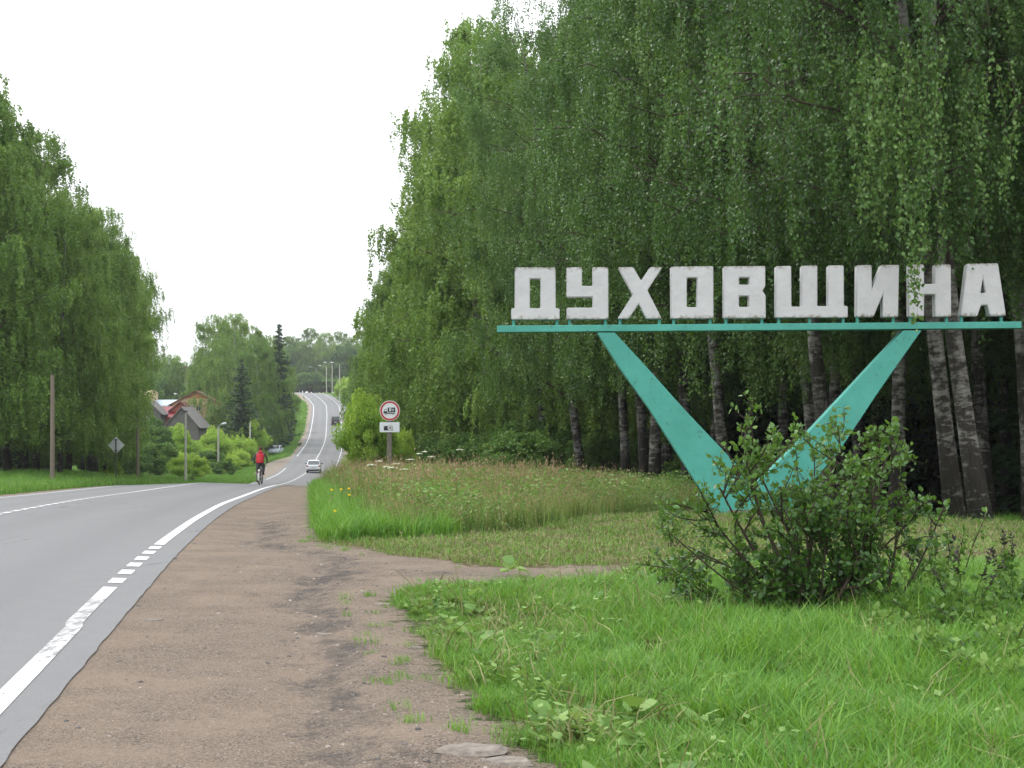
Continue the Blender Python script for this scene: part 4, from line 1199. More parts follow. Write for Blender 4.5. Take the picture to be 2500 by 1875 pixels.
def hero_bush():
    r = np.random.default_rng(5)
    bx, by = X(1960, 12.9), 12.9
    bz = gzf(bx, by)
    root = empty('bush', (bx, by, bz))
    tag(root, 'large loose leafy bush growing in front of the foot of the town sign', 'bush')
    tips = [(-1.25, .85), (-1.15, .35), (-.95, 1.15), (-.72, 1.72), (-.62, 1.9), (-.45, 1.45), (-.25, 1.25), (-.05, 1.55), (.1, 1.2), (.3, 1.9), (.45, 1.5),
            (.62, 1.35), (.72, 1.8), (.85, 1.55), (1.0, 1.0), (1.3, 1.12), (-1.3, .55), (-.5, 1.7), (.2, 1.35), (.78, 1.68), (.95, 1.3), (-.8, 1.3), (-.15, .9), (.5, .9), (-.6, .8), (.4, 1.7), (-1.05, .7), (.05, 1.0)]
    paths = []; C = []; A = []; T = []; S = []
    def grow(p0, p1, rad, depth):
        p0 = np.array(p0, float); p1 = np.array(p1, float)
        L = np.linalg.norm(p1 - p0)
        if L < .05: return
        mids = []
        ns = 6
        bow = r.normal(size=3) * .06 * L
        for i in range(ns + 1):
            u = i / ns
            q = p0 + (p1 - p0) * u + bow * math.sin(u * math.pi) + np.array([0, 0, -.1 * L * math.sin(u * math.pi) * (1 if depth == 0 else 0)])
            mids.append(q)
        paths.append(([tuple(q) for q in mids], list(np.linspace(rad, rad * .35, ns + 1))))
        mids = np.array(mids)
        if depth < 2:
            nb = int(r.integers(8, 12)) if depth == 0 else int(r.integers(3, 6))
            for _ in range(nb):
                u = r.uniform(.22 if depth == 0 else .1, .97)
                q = mids[min(ns - 1, int(u * ns))] * (1 - (u * ns) % 1) + mids[min(ns, int(u * ns) + 1)] * ((u * ns) % 1)
                d = unit(p1 - p0) * .6 + unit(r.normal(size=3)) * .85 + np.array([0, 0, .25])
                l2 = L * r.uniform(.14, .3) if depth == 0 else L * r.uniform(.25, .55)
                e = q + unit(d) * l2
                e[2] = max(e[2], .12)
                grow(q, e, rad * .5, depth + 1)
        if depth >= 1 or True:
            nlv = int(L * (46 if depth else 8))
            for _ in range(nlv):
                u = r.uniform(.15 if depth else .5, 1.03)
                f = min(u, .999) * ns
                q = mids[int(f)] * (1 - f % 1) + mids[min(ns, int(f) + 1)] * (f % 1)
                d = unit(r.normal(size=3) + np.array([0, 0, .35]))
                s_ = r.uniform(.032, .06)
                C.append(q + d * s_ * .7); A.append(d + r.normal(size=3) * .3); S.append(s_)
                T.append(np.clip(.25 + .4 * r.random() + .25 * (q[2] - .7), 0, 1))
    for tx, tz in tips:
        tz = tz * .8 + .04; tx *= .84
        b = (r.uniform(-.38, .52) + .12 * tx, r.uniform(-.25, .25), -.03)
        grow(b, (tx, r.normal() * .33, tz), r.uniform(.012, .02), 0)
    # thick grey stem on the right
    me = tube_batch(paths, M['twig'], 'bush_stems', 5)
    o = D.objects.new('stems', me); link(o, root)
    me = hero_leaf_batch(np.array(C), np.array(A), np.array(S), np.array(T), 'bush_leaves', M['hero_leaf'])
    o = D.objects.new('leaves', me); link(o, root); o['kind'] = 'stuff'
    return len(C)
print('bush leaves', hero_bush())
def small_plant(x, y, h, w, name, label, cat, m, n=240, ls=.05, stems=7, group=None, pods=0):
    r = np.random.default_rng(int(abs(x * 1000)) + int(y * 10))
    root = empty(name, (x, y, gzf(x, y))); tag(root, label, cat, group)
    paths, C, A, S, T = [], [], [], [], []
    PC = []
    for i in range(stems):
        e = np.array([r.normal() * w * .5, r.normal() * w * .5, h * r.uniform(.65, 1.05)]); b = np.array([r.normal() * .03, r.normal() * .03, -.02])
        paths.append(([tuple(b), tuple((b + e) / 2 + np.array([0, 0, .08 * h])), tuple(e)], [.006, .005, .003]))
        for _ in range(n // stems):
            u = r.uniform(.25, 1.0 if not pods else .75); q = b + (e - b) * u
            d = unit(r.normal(size=3) + np.array([0, 0, .2])); C.append(q + d * ls); A.append(d); S.append(ls * r.uniform(.6, 1.3)); T.append(r.random())
        for _ in range(pods):
            u = r.uniform(.72, 1.08); q = b + (e - b) * u
            d = unit(r.normal(size=3) + np.array([0, 0, .6])); PC.append((q + d * .02, d))
    o = D.objects.new('stems', tube_batch(paths, M['twig'] if not pods else M['weed'], 'plant_stems', 4)); link(o, root)
    o = D.objects.new('leaves', hero_leaf_batch(np.array(C), np.array(A), np.array(S), np.array(T), 'plant_leaves', m)); link(o, root); o['kind'] = 'stuff'
    if PC:
        me = foliage_mesh('seed_pods', np.array([p_[0] for p_ in PC]), np.array([p_[1] for p_ in PC]), np.full(len(PC), .05), r.random(len(PC)), M['pod'], .35)
        o = D.objects.new('seed_pods', me); link(o, root); o['kind'] = 'stuff'
    return root
small_plant(X(1640, 22), 22, .62, .5, 'sapling', 'small leafy sapling left of the foot of the town sign', 'plant', M['hero_leaf'], 420, .05)
small_plant(X(2330, 15.0), 15.0, .9, .35, 'sapling', 'thin sapling at the right side of the large bush', 'plant', M['hero_leaf'], 200, .045, 4)
small_plant(X(1665, 14.8), 14.8, .5, .4, 'sapling', 'low leafy shoot at the left foot of the large bush', 'plant', M['hero_leaf'], 300, .045)
for px, py, y, h_, lb in [(2280, 1500, 13.2, .72, 'lupin with dark seed pods nearest the big bush'), (2360, 1540, 12.2, .62, 'lupin with the tallest dark seed spike in the right foreground'),
                          (2460, 1440, 13.6, .75, 'lupin with brown pods at the right frame edge'), (2250, 1470, 14.0, .6, 'lupin with dark pods behind the grass right of the bush')]:
    small_plant(X(px, y), y, h_, .22, 'lupin_plant', lb, 'plant', M['weed'], 260, .055, 4, 'lupins gone to seed right of the bush', 26)
for i, (px, y, h_) in enumerate([(2290, 10.6, .34), (2380, 10.2, .4), (2470, 10.8, .42), (2200, 11.4, .3), (2100, 11.9, .28), (2440, 9.6, .34)]):
    small_plant(X(px, y), y, h_ * .7, .36, 'weed_plant', ['low leafy weed in the grass under the lupins', 'leafy weed in the right foreground grass', 'weed against the right frame edge in the foreground', 'weed between bush and foreground grass', 'small weed below the middle of the bush', 'nearest leafy weed at the right frame edge'][i], 'plant', M['weed'], 380, .05, 8)
for px, y, h_, lb in [(2420, 11.6, .45, 'leafy green weed low in the right corner'), (2300, 11.9, .4, 'leafy weed below the lupins'), (2470, 12.6, .55, 'leafy weed at the right frame edge below the lupin'), (2190, 12.8, .4, 'dark leafy weed right under the bush')]:
    small_plant(X(px, y), y, h_ * .75, .4, 'weed_plant', lb, 'plant', M['shrub_leaf'], 420, .055, 8)
# clumps of broad leaves standing in the near grass
for i, (px, py) in enumerate([(1130, 1480), (1330, 1600), (1420, 1800), (1530, 1760), (1600, 1850), (1500, 1600), (1700, 1800), (1760, 1690), (1660, 1560), (1250, 1400)]):
    y = 6400 / (py - 1030) ; x = X(px, y)
    o = D.objects.new('coltsfoot_plant', coltsfoot(300 + i, 9, .13, .12, M['weed'])); o.location = (x, y, gzf(x, y)); link(o)
    tag(o, ['pale coltsfoot leaves at the tip of the grass tongue', 'coltsfoot in the middle of the near grass', 'broad dock leaves at the bottom grass corner', 'dock leaves above the bottom grass corner',
            'yellow green dock leaves at the bottom edge of the picture', 'coltsfoot leaves beside the bare patch in the grass', 'dock leaves in the grass below the bush', 'broad leaves in the tall grass under the bush',
            'coltsfoot leaves left below the bush', 'single broad weed at the upper rim of the grass tongue'][i], 'plant')

# umbels and yellow flowers in the meadow
def umbel(x, y, h, label):
    root = empty('cow_parsley', (x, y, gzf(x, y))); tag(root, label, 'flower', 'white umbels in the meadow')
    g = Geo(); g.tube([(0, 0, -.02), (.02, 0, h * .6), (.03, 0, h)], [.008, .006, .004], 5, M['weed']); g.obj('stem', M['weed'], root)
    r = random.Random(int(x * 977)); g = Geo()
    for i in range(16):
        a = r.uniform(0, 6.28); d = .1 * math.sqrt(r.random())
        cx, cy, cz = .03 + math.cos(a) * d, math.sin(a) * d, h + .04 - d * .25
        g.tube([(.03, 0, h - .03), (cx, cy, cz)], .0018, 3, M['weed'])
        g.tube([(cx, cy, cz - .006), (cx, cy, cz + .008)], [.03, .022], 6, M['flower_white'])
    g.obj('umbel', M['flower_white'], root)
where = [(905, 1150, 38, 'left'), (925, 1140, 40, 'a'), (940, 1155, 37, 'b'), (965, 1147, 39, 'c'), (985, 1175, 36, 'd'), (1000, 1135, 43, 'e'), (1020, 1120, 46, 'f'), (1035, 1115, 47, 'g'), (1050, 1128, 44, 'h'), (955, 1182, 34, 'i'), (1120, 1110, 46, 'j')]
ul = ['leftmost white umbel above the green grass', 'white umbel just below the camera plate', 'white umbel left under the sign post', 'white umbel under the sign post', 'low white umbel right of the sign post',
      'white umbel right of the sign post', 'tall white umbel right of the traffic sign', 'tallest of the white umbels', 'rightmost umbel of the white cluster', 'lowest white umbel in the meadow', 'lone pale umbel far right by the yellow leaves']
for (px, py, y, _), lb in zip(where, ul):
    x = X(px, y); z = gzf(x, y)
    umbel(x, y, max(.9, EYE + (1030 - py) / 4000 * y - z + .12), lb)
def yflower(x, y, h, label):
    root = empty('yellow_flower', (x, y, gzf(x, y))); tag(root, label, 'flower', 'yellow flowers beside the shoulder')
    g = Geo(); g.tube([(0, 0, -.02), (.01, 0, h)], .005, 4, M['weed']); g.obj('stem', M['weed'], root)
    g = Geo()
    for i in range(9):
        a = i * .698; c, s_ = math.cos(a), math.sin(a)
        g.add([(0, 0, h), (c * .015 - s_ * .008, -.01, h + s_ * .013 + c * .008), (c * .032, .01, h + s_ * .024), (c * .015 + s_ * .008, -.01, h + s_ * .013 - c * .008)], [(0, 1, 2, 3)])
    g.obj('petals', M['flower_yellow'], root)
for px, py, y, lb in [(833, 1195, 31, 'yellow flower left of the yellow pair'), (852, 1193, 31.5, 'upper yellow flower of the pair in the green grass'), (853, 1208, 30, 'lower yellow flower of the pair in the green grass'),
                      (818, 1248, 26.2, 'nearest yellow flower by the gravel edge'), (810, 1196, 31.5, 'small yellow flower at the shoulder edge')]:
    x = X(px, y); yflower(x, y, max(.3, EYE + (1030 - py) / 4000 * y - gzf(x, y)), lb)

# ------------------------------------------------------------------ the town sign
def town_sign():
    S = 140.0                      # photo pixels per metre in the plane of the sign
    Y0 = 28.6
    px0, py0 = 1843, 1252
    bx = X(px0, Y0); bz = gzf(bx, Y0)
    bz = EYE - (py0 - 1030) / 4000 * Y0
    root = empty('town_sign', (bx, Y0, bz), R(-1.6))
    tag(root, 'town name in white letters on a teal beam and V shaped support', 'town sign')
    def to(px, py): return ((px - px0) / S, (py0 - py) / S)
    tilt = lambda px: -(px - px0) * .0015 / 1.0    # the beam climbs a little to the right
    # arms of the V
    L = [to(1762, 1262), to(1845, 1262), to(1845, 1181), to(1789, 1126), to(1670, 1000), to(1581, 900), to(1500, 811), to(1457, 811), to(1513, 900), to(1585, 1000)]
    L = [to(1762, 1262), to(1843, 1262), to(1843, 1181), to(1789, 1126), to(1670, 1000), to(1581, 900), to(1500, 812), to(1457, 812), to(1513, 900), to(1585, 1000)]
    Rr = [to(1843, 1262), to(1892, 1262), to(2045, 1100), to(2133, 966), to(2187, 888), to(2243, 808), to(2199, 808), to(1970, 1054), to(1843, 1181)]
    L = [(x_, z_ - .12 if z_ < .1 else z_) for x_, z_ in L]; Rr = [(x_, z_ - .12 if z_ < .1 else z_) for x_, z_ in Rr]
    g = Geo(); g.prism_xz(L, -.16, .16); g.obj('support_arm', M['teal'], root, bevel=.008)
    g = Geo(); g.prism_xz(Rr, -.158, .158); g.obj('support_arm', M['teal'], root, bevel=.008)
    g = Geo()
    a0, a1 = to(1213, 795), to(2483, 787); b1, b0 = to(2483, 803), to(1213, 811)
    g.prism_xz([b0, b1, a1, a0], -.17, .17); g.obj('beam', M['teal'], root, bevel=.006)
    zo = lambda x_, y_: to(1200 + x_ / 3.403, 600 + y_ / 3.403)
    zb = lambda x_, y_: to(1750 + x_ / 2.949, 600 + y_ / 2.949)
    letters = [
        ('Д', zo, [(192, 178), (530, 178), (532, 518), (565, 520), (565, 612), (162, 612), (162, 520), (190, 518)], [[(317, 272), (405, 272), (403, 517), (317, 517)]]),
        ('У', zo, [(622, 178), (750, 178), (750, 333), (838, 333), (838, 178), (968, 178), (970, 610), (622, 610), (623, 513), (838, 513), (838, 425), (622, 425)], []),
        ('Х', zo, [(1050, 178), (1175, 178), (1240, 290), (1315, 178), (1418, 178), (1293, 372), (1413, 607), (1285, 607), (1222, 482), (1137, 607), (1044, 607), (1172, 405)], []),
        ('О', zo, [(1486, 175), (1838, 172), (1840, 606), (1490, 606)], [[(1619, 266), (1706, 266), (1704, 512), (1619, 510)]]),
        ('В', zb, [(46, 150), (343, 148), (343, 297), (322, 327), (345, 357), (347, 523), (46, 523)], [[(155, 230), (228, 230), (228, 282), (155, 282)], [(155, 363), (226, 363), (226, 442), (155, 442)]]),
        ('Щ', zb, [(419, 150), (528, 148), (530, 440), (603, 440), (603, 147), (715, 146), (715, 437), (793, 437), (793, 146), (903, 145), (905, 437), (932, 437), (932, 520), (420, 520)], []),
        ('И', zb, [(997, 145), (1102, 143), (1104, 315), (1172, 143), (1298, 143), (1290, 517), (1182, 517), (1182, 355), (1114, 517), (995, 515)], []),
        ('Н', zb, [(1368, 140), (1475, 140), (1475, 280), (1553, 280), (1553, 140), (1665, 140), (1668, 515), (1556, 515), (1553, 355), (1475, 355), (1475, 515), (1370, 515)], []),
        ('А', zb, [(1782, 136), (2000, 133), (2057, 508), (1945, 512), (1925, 432), (1880, 432), (1853, 512), (1737, 512)], [[(1893, 240), (1912, 345), (1876, 347)]])]
    for ch, f, out, holes in letters:
        bm = bmesh.new()
        edges = []
        for loop in [out] + holes:
            vs = [bm.verts.new((f(*q)[0], 0, f(*q)[1])) for q in loop]
            edges += [bm.edges.new((vs[i], vs[(i + 1) % len(vs)])) for i in range(len(vs))]
        res = bmesh.ops.triangle_fill(bm, edges=edges, use_beauty=True, use_dissolve=True)
        faces = [q for q in bm.faces]
        ex = bmesh.ops.extrude_face_region(bm, geom=faces)
        vs = [q for q in ex['geom'] if isinstance(q, bmesh.types.BMVert)]
        bmesh.ops.translate(bm, verts=vs, vec=(0, .24, 0))
        bmesh.ops.translate(bm, verts=bm.verts, vec=(0, -.12, 0))
        bmesh.ops.recalc_face_normals(bm, faces=bm.faces)
        es = [e for e in bm.edges if len(e.link_faces) == 2 and e.calc_face_angle(0) > .6]
        bmesh.ops.bevel(bm, geom=es, offset=.012, segments=2, affect='EDGES', clamp_overlap=True)
        me = D.meshes.new('letter'); bm.to_mesh(me); bm.free(); me.materials.append(M['letter_white'])
        o = D.objects.new('letter', me); link(o, root)
        o['label'] = 'white concrete letter ' + ch
    posts = [zo(q, 0)[0] for q in (182, 543, 648, 945, 1068, 1394, 1514, 1815)] + [zb(q, 0)[0] for q in (65, 322, 443, 665, 905, 1007, 1263, 1386, 1643, 1750, 2032)]
    zt = lambda x_: a0[1] + (a1[1] - a0[1]) * (x_ - a0[0]) / (a1[0] - a0[0])
    me = None
    for x_ in posts:
        if me is None:
            g = Geo(); g.box((0, 0, 0), (.035, .09, .15)); g.box((0, -.02, 0), (.055, .012, .15)); me = g.mesh('letter_post', M['teal'])
        o = D.objects.new('letter_post', me); o.location = (x_, 0, zt(x_) + .07); link(o, root)
    # concrete footing in the grass
    g = Geo(); g.box((.02, 0, -.02), (1.0, .6, .16)); g.obj('footing', M['old_concrete'], root, bevel=.02)
town_sign()

# ------------------------------------------------------------------ traffic signs
def round_sign():
    y = 57.0; x = X(952, y); z0 = gzf(x, y)
    root = empty('traffic_sign', (x, y, z0)); tag(root, 'round red rimmed truck weight sign above a white camera plate', 'road sign')
    cz = EYE + 27 / 4000 * y - z0
    s = y / 4000
    g = Geo(); g.box((-.02, .08, (cz - .1) / 2 - .1), (.17, .14, cz + .3)); g.obj('post', M['old_concrete'], root, bevel=.01)
    g = Geo(); g.disc_y((0, -.015, cz), .355, .02, 40); d = g.obj('round_plate', M['sign_back'], root)
    def sheet(name, mt, yy, build, par):
        g = Geo(); build(g); return g.obj(name, M[mt], par)
    g = Geo(); g.disc_y((0, -.029, cz), .35, .006, 40); g.obj('white_rim', M['sign_white'], d)
    # red ring
    g = Geo(); n = 48; V_ = []
    for rr_ in (.335, .272):
        for j in range(n): V_.append((math.cos(2 * math.pi * j / n) * rr_, -.036, cz + math.sin(2 * math.pi * j / n) * rr_))
    g.add(V_, [(j, (j + 1) % n, n + (j + 1) % n, n + j) for j in range(n)]); g.obj('red_ring', M['sign_red'], d)
    q = lambda zx, zy: ((zx - 487) / 9.217 * s, cz - (zy - 492) / 9.217 * s)
    g = Geo()
    g.prism_xz([q(440, 525), q(608, 525), q(608, 418), q(440, 418)], -.04, -.036, M['sign_black'])
    g.prism_xz([q(415, 560), q(600, 560), q(600, 543), q(415, 543)], -.04, -.036, M['sign_black'])
    g.prism_xz([q(343, 548), q(425, 548), q(425, 505), q(345, 505)], -.0402, -.036, M['sign_black'])
    g.prism_xz([q(350, 505), q(425, 505), q(425, 452), q(372, 452)], -.0398, -.036, M['sign_black'])
    g.prism_xz([q(365, 500), q(416, 500), q(416, 462), q(380, 462)], -.043, -.0398, M['sign_white'])
    for cx in (393, 556):
        a = q(cx, 562); g.disc_y((a[0], -.041, a[1]), .027, .004, 18, M['sign_black']); g.disc_y((a[0], -.0445, a[1]), .015, .003, 14, M['sign_white'])
    g.obj('truck_symbol', None, d)
    def text(body, size, cx, czz, nm):
        cu = D.curves.new(nm, 'FONT'); cu.body = body; cu.size = size; cu.align_x = 'CENTER'; cu.align_y = 'CENTER'; cu.extrude = .001; cu.offset = .003
        cu.materials.append(M['sign_white']); t_ = D.objects.new(nm, cu); COL.objects.link(t_)
        dg = bpy.context.evaluated_depsgraph_get(); dg.update(); me = D.meshes.new_from_object(t_.evaluated_get(dg)); D.objects.remove(t_)
        if not me.materials: me.materials.append(M['sign_white'])
        o = D.objects.new(nm, me); o.rotation_euler = (R(90), 0, 0); o.location = (cx, -.0425, czz); link(o, d)
    a = q(495, 470); text('8', .17, a[0] , a[1], 'weight_digit')
    a = q(560, 478); text('т', .15, a[0], a[1], 'weight_unit')
    pz = cz - .42 - .005
    pz = EYE + (1030 - 1043) / 4000 * y - z0
    g = Geo(); g.box((-.01, -.015, pz), (.69, .02, .35)); pl = g.obj('camera_plate', M['sign_white'], root, bevel=.004)
    qq = lambda zx, zy: ((zx - 487) / 9.217 * s, pz - (zy - 855) / 9.217 * s)
    g = Geo()
    g.prism_xz([qq(350, 927), qq(552, 927), qq(552, 826), qq(350, 826)], -.031, -.025, M['sign_black'])
    g.prism_xz([qq(470, 826), qq(540, 826), qq(530, 806), qq(500, 806)], -.0305, -.025, M['sign_grey'])
    a = qq(495, 868)
    g.disc_y((a[0], -.033, a[1]), .098, .006, 24, M['sign_grey']); g.disc_y((a[0], -.038, a[1]), .07, .004, 22, M['sign_white'])
    g.disc_y((a[0], -.0405, a[1]), .055, .003, 20, M['sign_grey']); g.disc_y((a[0], -.043, a[1]), .024, .003, 14, M['sign_black'])
    a = qq(372, 846); g.box((a[0], -.0325, a[1]), (.03, .004, .022), M['sign_grey'])
    g.obj('camera_symbol', None, pl)
round_sign()
def diamond_sign():
    y = 90.0; x = X(283.5, y); z0 = gzf(x, y)
    root = empty('traffic_sign', (x, y, z0)); tag(root, 'grey back of a diamond road sign on a thin pole', 'road sign')
    cz = EYE + (1030 - 1087) / 4000 * y - z0; h = 20.5 / 4000 * y
    g = Geo(); g.prism_xz([(-h, cz), (0, cz - h), (h, cz), (0, cz + h)], -.01, .01); g.obj('diamond_plate', M['sign_back'], root)
    g = Geo(); g.tube([(0, -.045, -.3), (0, -.045, cz + h * .7)], .032, 8); g.obj('pole', M['dark_steel'], root)
    for dz in (.3, -.3):
        g = Geo(); g.box((0, -.025, cz + dz), (.18, .03, .05)); g.obj('clamp', M['dark_steel'], root)
diamond_sign()

# ------------------------------------------------------------------ poles and lamps
def pole(px, y, top_py, r0, m, name, label, cat, crossarm=None, lamp=None, box=None, base_z=None, group=None):
    x = X(px, y); z0 = gzf(x, y) if base_z is None else base_z
    h = EYE + (1030 - top_py) / 4000 * y - z0
    root = empty(name, (x, y, z0)); tag(root, label, cat, group)
    g = Geo(); g.tube([(0, 0, -.4), (0, 0, h)], [r0, r0 * .8], 10); g.obj('pole', m, root, smooth=False)
    if crossarm:
        for dz, w_, off in crossarm:
            g = Geo(); g.box((off, 0, h - dz), (w_, .09, .09))
            ca = g.obj('cross_arm', M['wood_grey'], root)
            for sx in (-1, 1):
                g = Geo(); g.tube([(off + sx * w_ * .42, 0, h - dz + .045), (off + sx * w_ * .42, 0, h - dz + .2)], [.035, .03], 6)
                g.obj('insulator', M['lamp_head'], ca)
    if lamp:
        dx, dz, L_ = lamp
        g = Geo(); g.tube([(0, 0, h - .15), (dx * .35, 0, h + dz * .6), (dx, 0, h + dz)], .035, 6); a = g.obj('lamp_arm', M['steel'], root)
        g = Geo(); sgn = 1 if dx > 0 else -1
        V0 = Vector((dx, 0, h + dz)); d = Vector((sgn * L_, 0, dz * .3 if dz > 0 else .05))
        g.tube([V0, V0 + d * .3, V0 + d * .8, V0 + d], [.05, .12, .12, .05], 8); g.obj('lamp_head', M['lamp_head'], a)
    if box:
        g = Geo(); g.box((0, -.02, h + .06), (.34, .26, .12)); g.obj('cap', M['dark_steel'], root)
    return root
pole(128, 74, 915, .11, M['wood_grey'], 'utility_pole', 'tall plain wooden pole in front of the left forest', 'pole')
pole(336, 116, 1000, .105, M['wood_grey'], 'utility_pole', 'wooden pole with a short cross-arm right of the diamond sign', 'pole', crossarm=[(.65, .7, .35)], box=True)
pole(453, 138, 1006, .105, M['concrete'], 'lamp_post', 'pale concrete post standing before the bright round bush', 'pole', box=True)
pole(533, 178, 1042, .11, M['concrete'], 'lamp_post', 'concrete lamp post with a tilted pale lamp head left of the cyclist', 'street lamp', lamp=(.35, .3, .55))
pole(610.7, 220, 1031, .12, M['concrete'], 'utility_pole', 'thin concrete pole behind the cyclist left shoulder', 'pole')
pole(455, 300, 893, .15, M['wood_grey'], 'utility_pole', 'tall power pole behind the village roofs', 'power pole', crossarm=[(.3, 1.6, 0), (1.0, 1.6, 0)], base_z=-3.6)
pole(437, 282, 965, .07, M['steel'], 'lamp_post', 'small lamp between the thuja and the yellow house', 'street lamp', lamp=(-.4, .2, .5), base_z=-3.6)
for px, y, tp, lb in [(829, 430, 890, 'nearest lamp with a left-reaching head on the hill'), (811, 470, 890, 'second lamp up the hill, left of the brightest'), (797, 510, 897, 'third lamp up the hill by the bend'), (772, 560, 900, 'farthest lamp at the top of the bend')]:
    pole(px, y, tp, .13, M['concrete'], 'lamp_post', lb, 'street lamp', lamp=(-1.6, .5, .9), group='lamps along the hill road')

# ------------------------------------------------------------------ houses
def house(px, y, zb, w, d, wall_h, roof_h, rz, wall, roof, label, windows=(), over=.35, gable=None, cat='house', chimney=None, name='village_house'):
    """ridge along local y; gable faces the viewer when rz = 0"""
    root = empty(name, (X(px, y), y, zb), rz); tag(root, label, cat)
    hw_, hd = w / 2, d / 2
    g = Geo(); g.prism_xz([(-hw_, -2), (hw_, -2), (hw_, wall_h), (0, wall_h + roof_h), (-hw_, wall_h)], -hd, hd)
    wo = g.obj('wall', wall, root)
    if gable:
        g = Geo(); f = .86
        g.prism_xz([(-hw_ * .5, wall_h + roof_h * .45), (hw_ * .5, wall_h + roof_h * .45), (0, wall_h + roof_h * .93)], -hd - .05, -hd - .01); g.obj('gable_boards', gable, root)
    for sx in (-1, 1):
        g = Geo(); sl = roof_h / hw_
        e = (sx * (hw_ + over), wall_h - sl * over)
        pts = [(0, wall_h + roof_h + .02), e, (e[0], e[1] + .12), (0, wall_h + roof_h + .16)]
        if sx > 0: pts = pts[::-1]
        g.prism_xz(pts, -hd - over, hd + over); g.obj('roof_slope', roof, root)
    for wx, wz, ww, wh in windows:
        g = Geo(); g.box((wx, -hd - .03, wz), (ww, .08, wh)); f = g.obj('window', M['frame_white'], root)
        for s_ in (-1, 1):
            g = Geo(); g.box((wx + s_ * ww * .24, -hd - .075, wz), (ww * .4, .02, wh * .84)); g.obj('pane', M['glass'], f)
    if chimney:
        g = Geo(); g.box((chimney[0], chimney[1], wall_h + roof_h * .8), (.6, .6, 1.6)); g.obj('chimney', M['brick'], root)
    return root
# distances near 240 m : 16.7 px per metre
house(458, 246, -3.9, 4.9, 8.0, 4.9, 2.7, R(-1), M['barn_wood'], M['slate'], 'old grey barn with a large slate coloured roof in front of the yellow house', cat='barn', name='barn', over=.35)
house(486, 268, -1.5, 7.6, 8.0, 6.0, 2.0, R(4), M['cream'], M['brown_roof'], 'yellow house with a brown gable roof and orange gable boards', windows=[(-.6, 5.3, .7, .8), (.4, 5.3, .7, .8), (2.6, 5.0, .8, 1.4), (-2.4, 5.2, .7, .8)], gable=M['orange_wood'], over=.6)
house(449, 263, -1.5, 3.2, 5.0, 5.0, 1.2, R(0), M['brick'], M['brown_roof'], 'low brick annex at the left of the yellow house', over=.4)
house(416, 262, -3.5, 5.0, 5.0, 5.9, 1.5, R(80), M['brick'], M['red_roof'], 'building with a dark red sheet metal roof between the barns', over=.3)
house(371, 258, -3.5, 3.8, 6.0, 6.5, 1.8, R(2), M['barn_wood'], M['slate'], 'small grey gabled shed left of the red roof', cat='shed', name='shed', over=.35)
house(417, 285, -2.5, 3.6, 5.0, 6.9, .9, R(80), M['white_wall'], M['metal_blue'], 'outbuilding with a pale blue metal roof behind the red roof', cat='shed', name='shed', over=.2)
house(356, 285, -1.0, 4.4, 3.0, 7.6, .3, R(85), M['pale_yellow'], M['pale_yellow'], 'cream boarded building partly hidden by the left trees', over=.05)
house(318, 280, -1.0, 6.5, 5.0, 6.0, 1.0, R(8), M['white_wall'], M['metal_blue'], 'white building glimpsed through the left birches', windows=[(-1.5, 5.2, .9, 1.0), (1.4, 5.2, .9, 1.0)], over=.2)

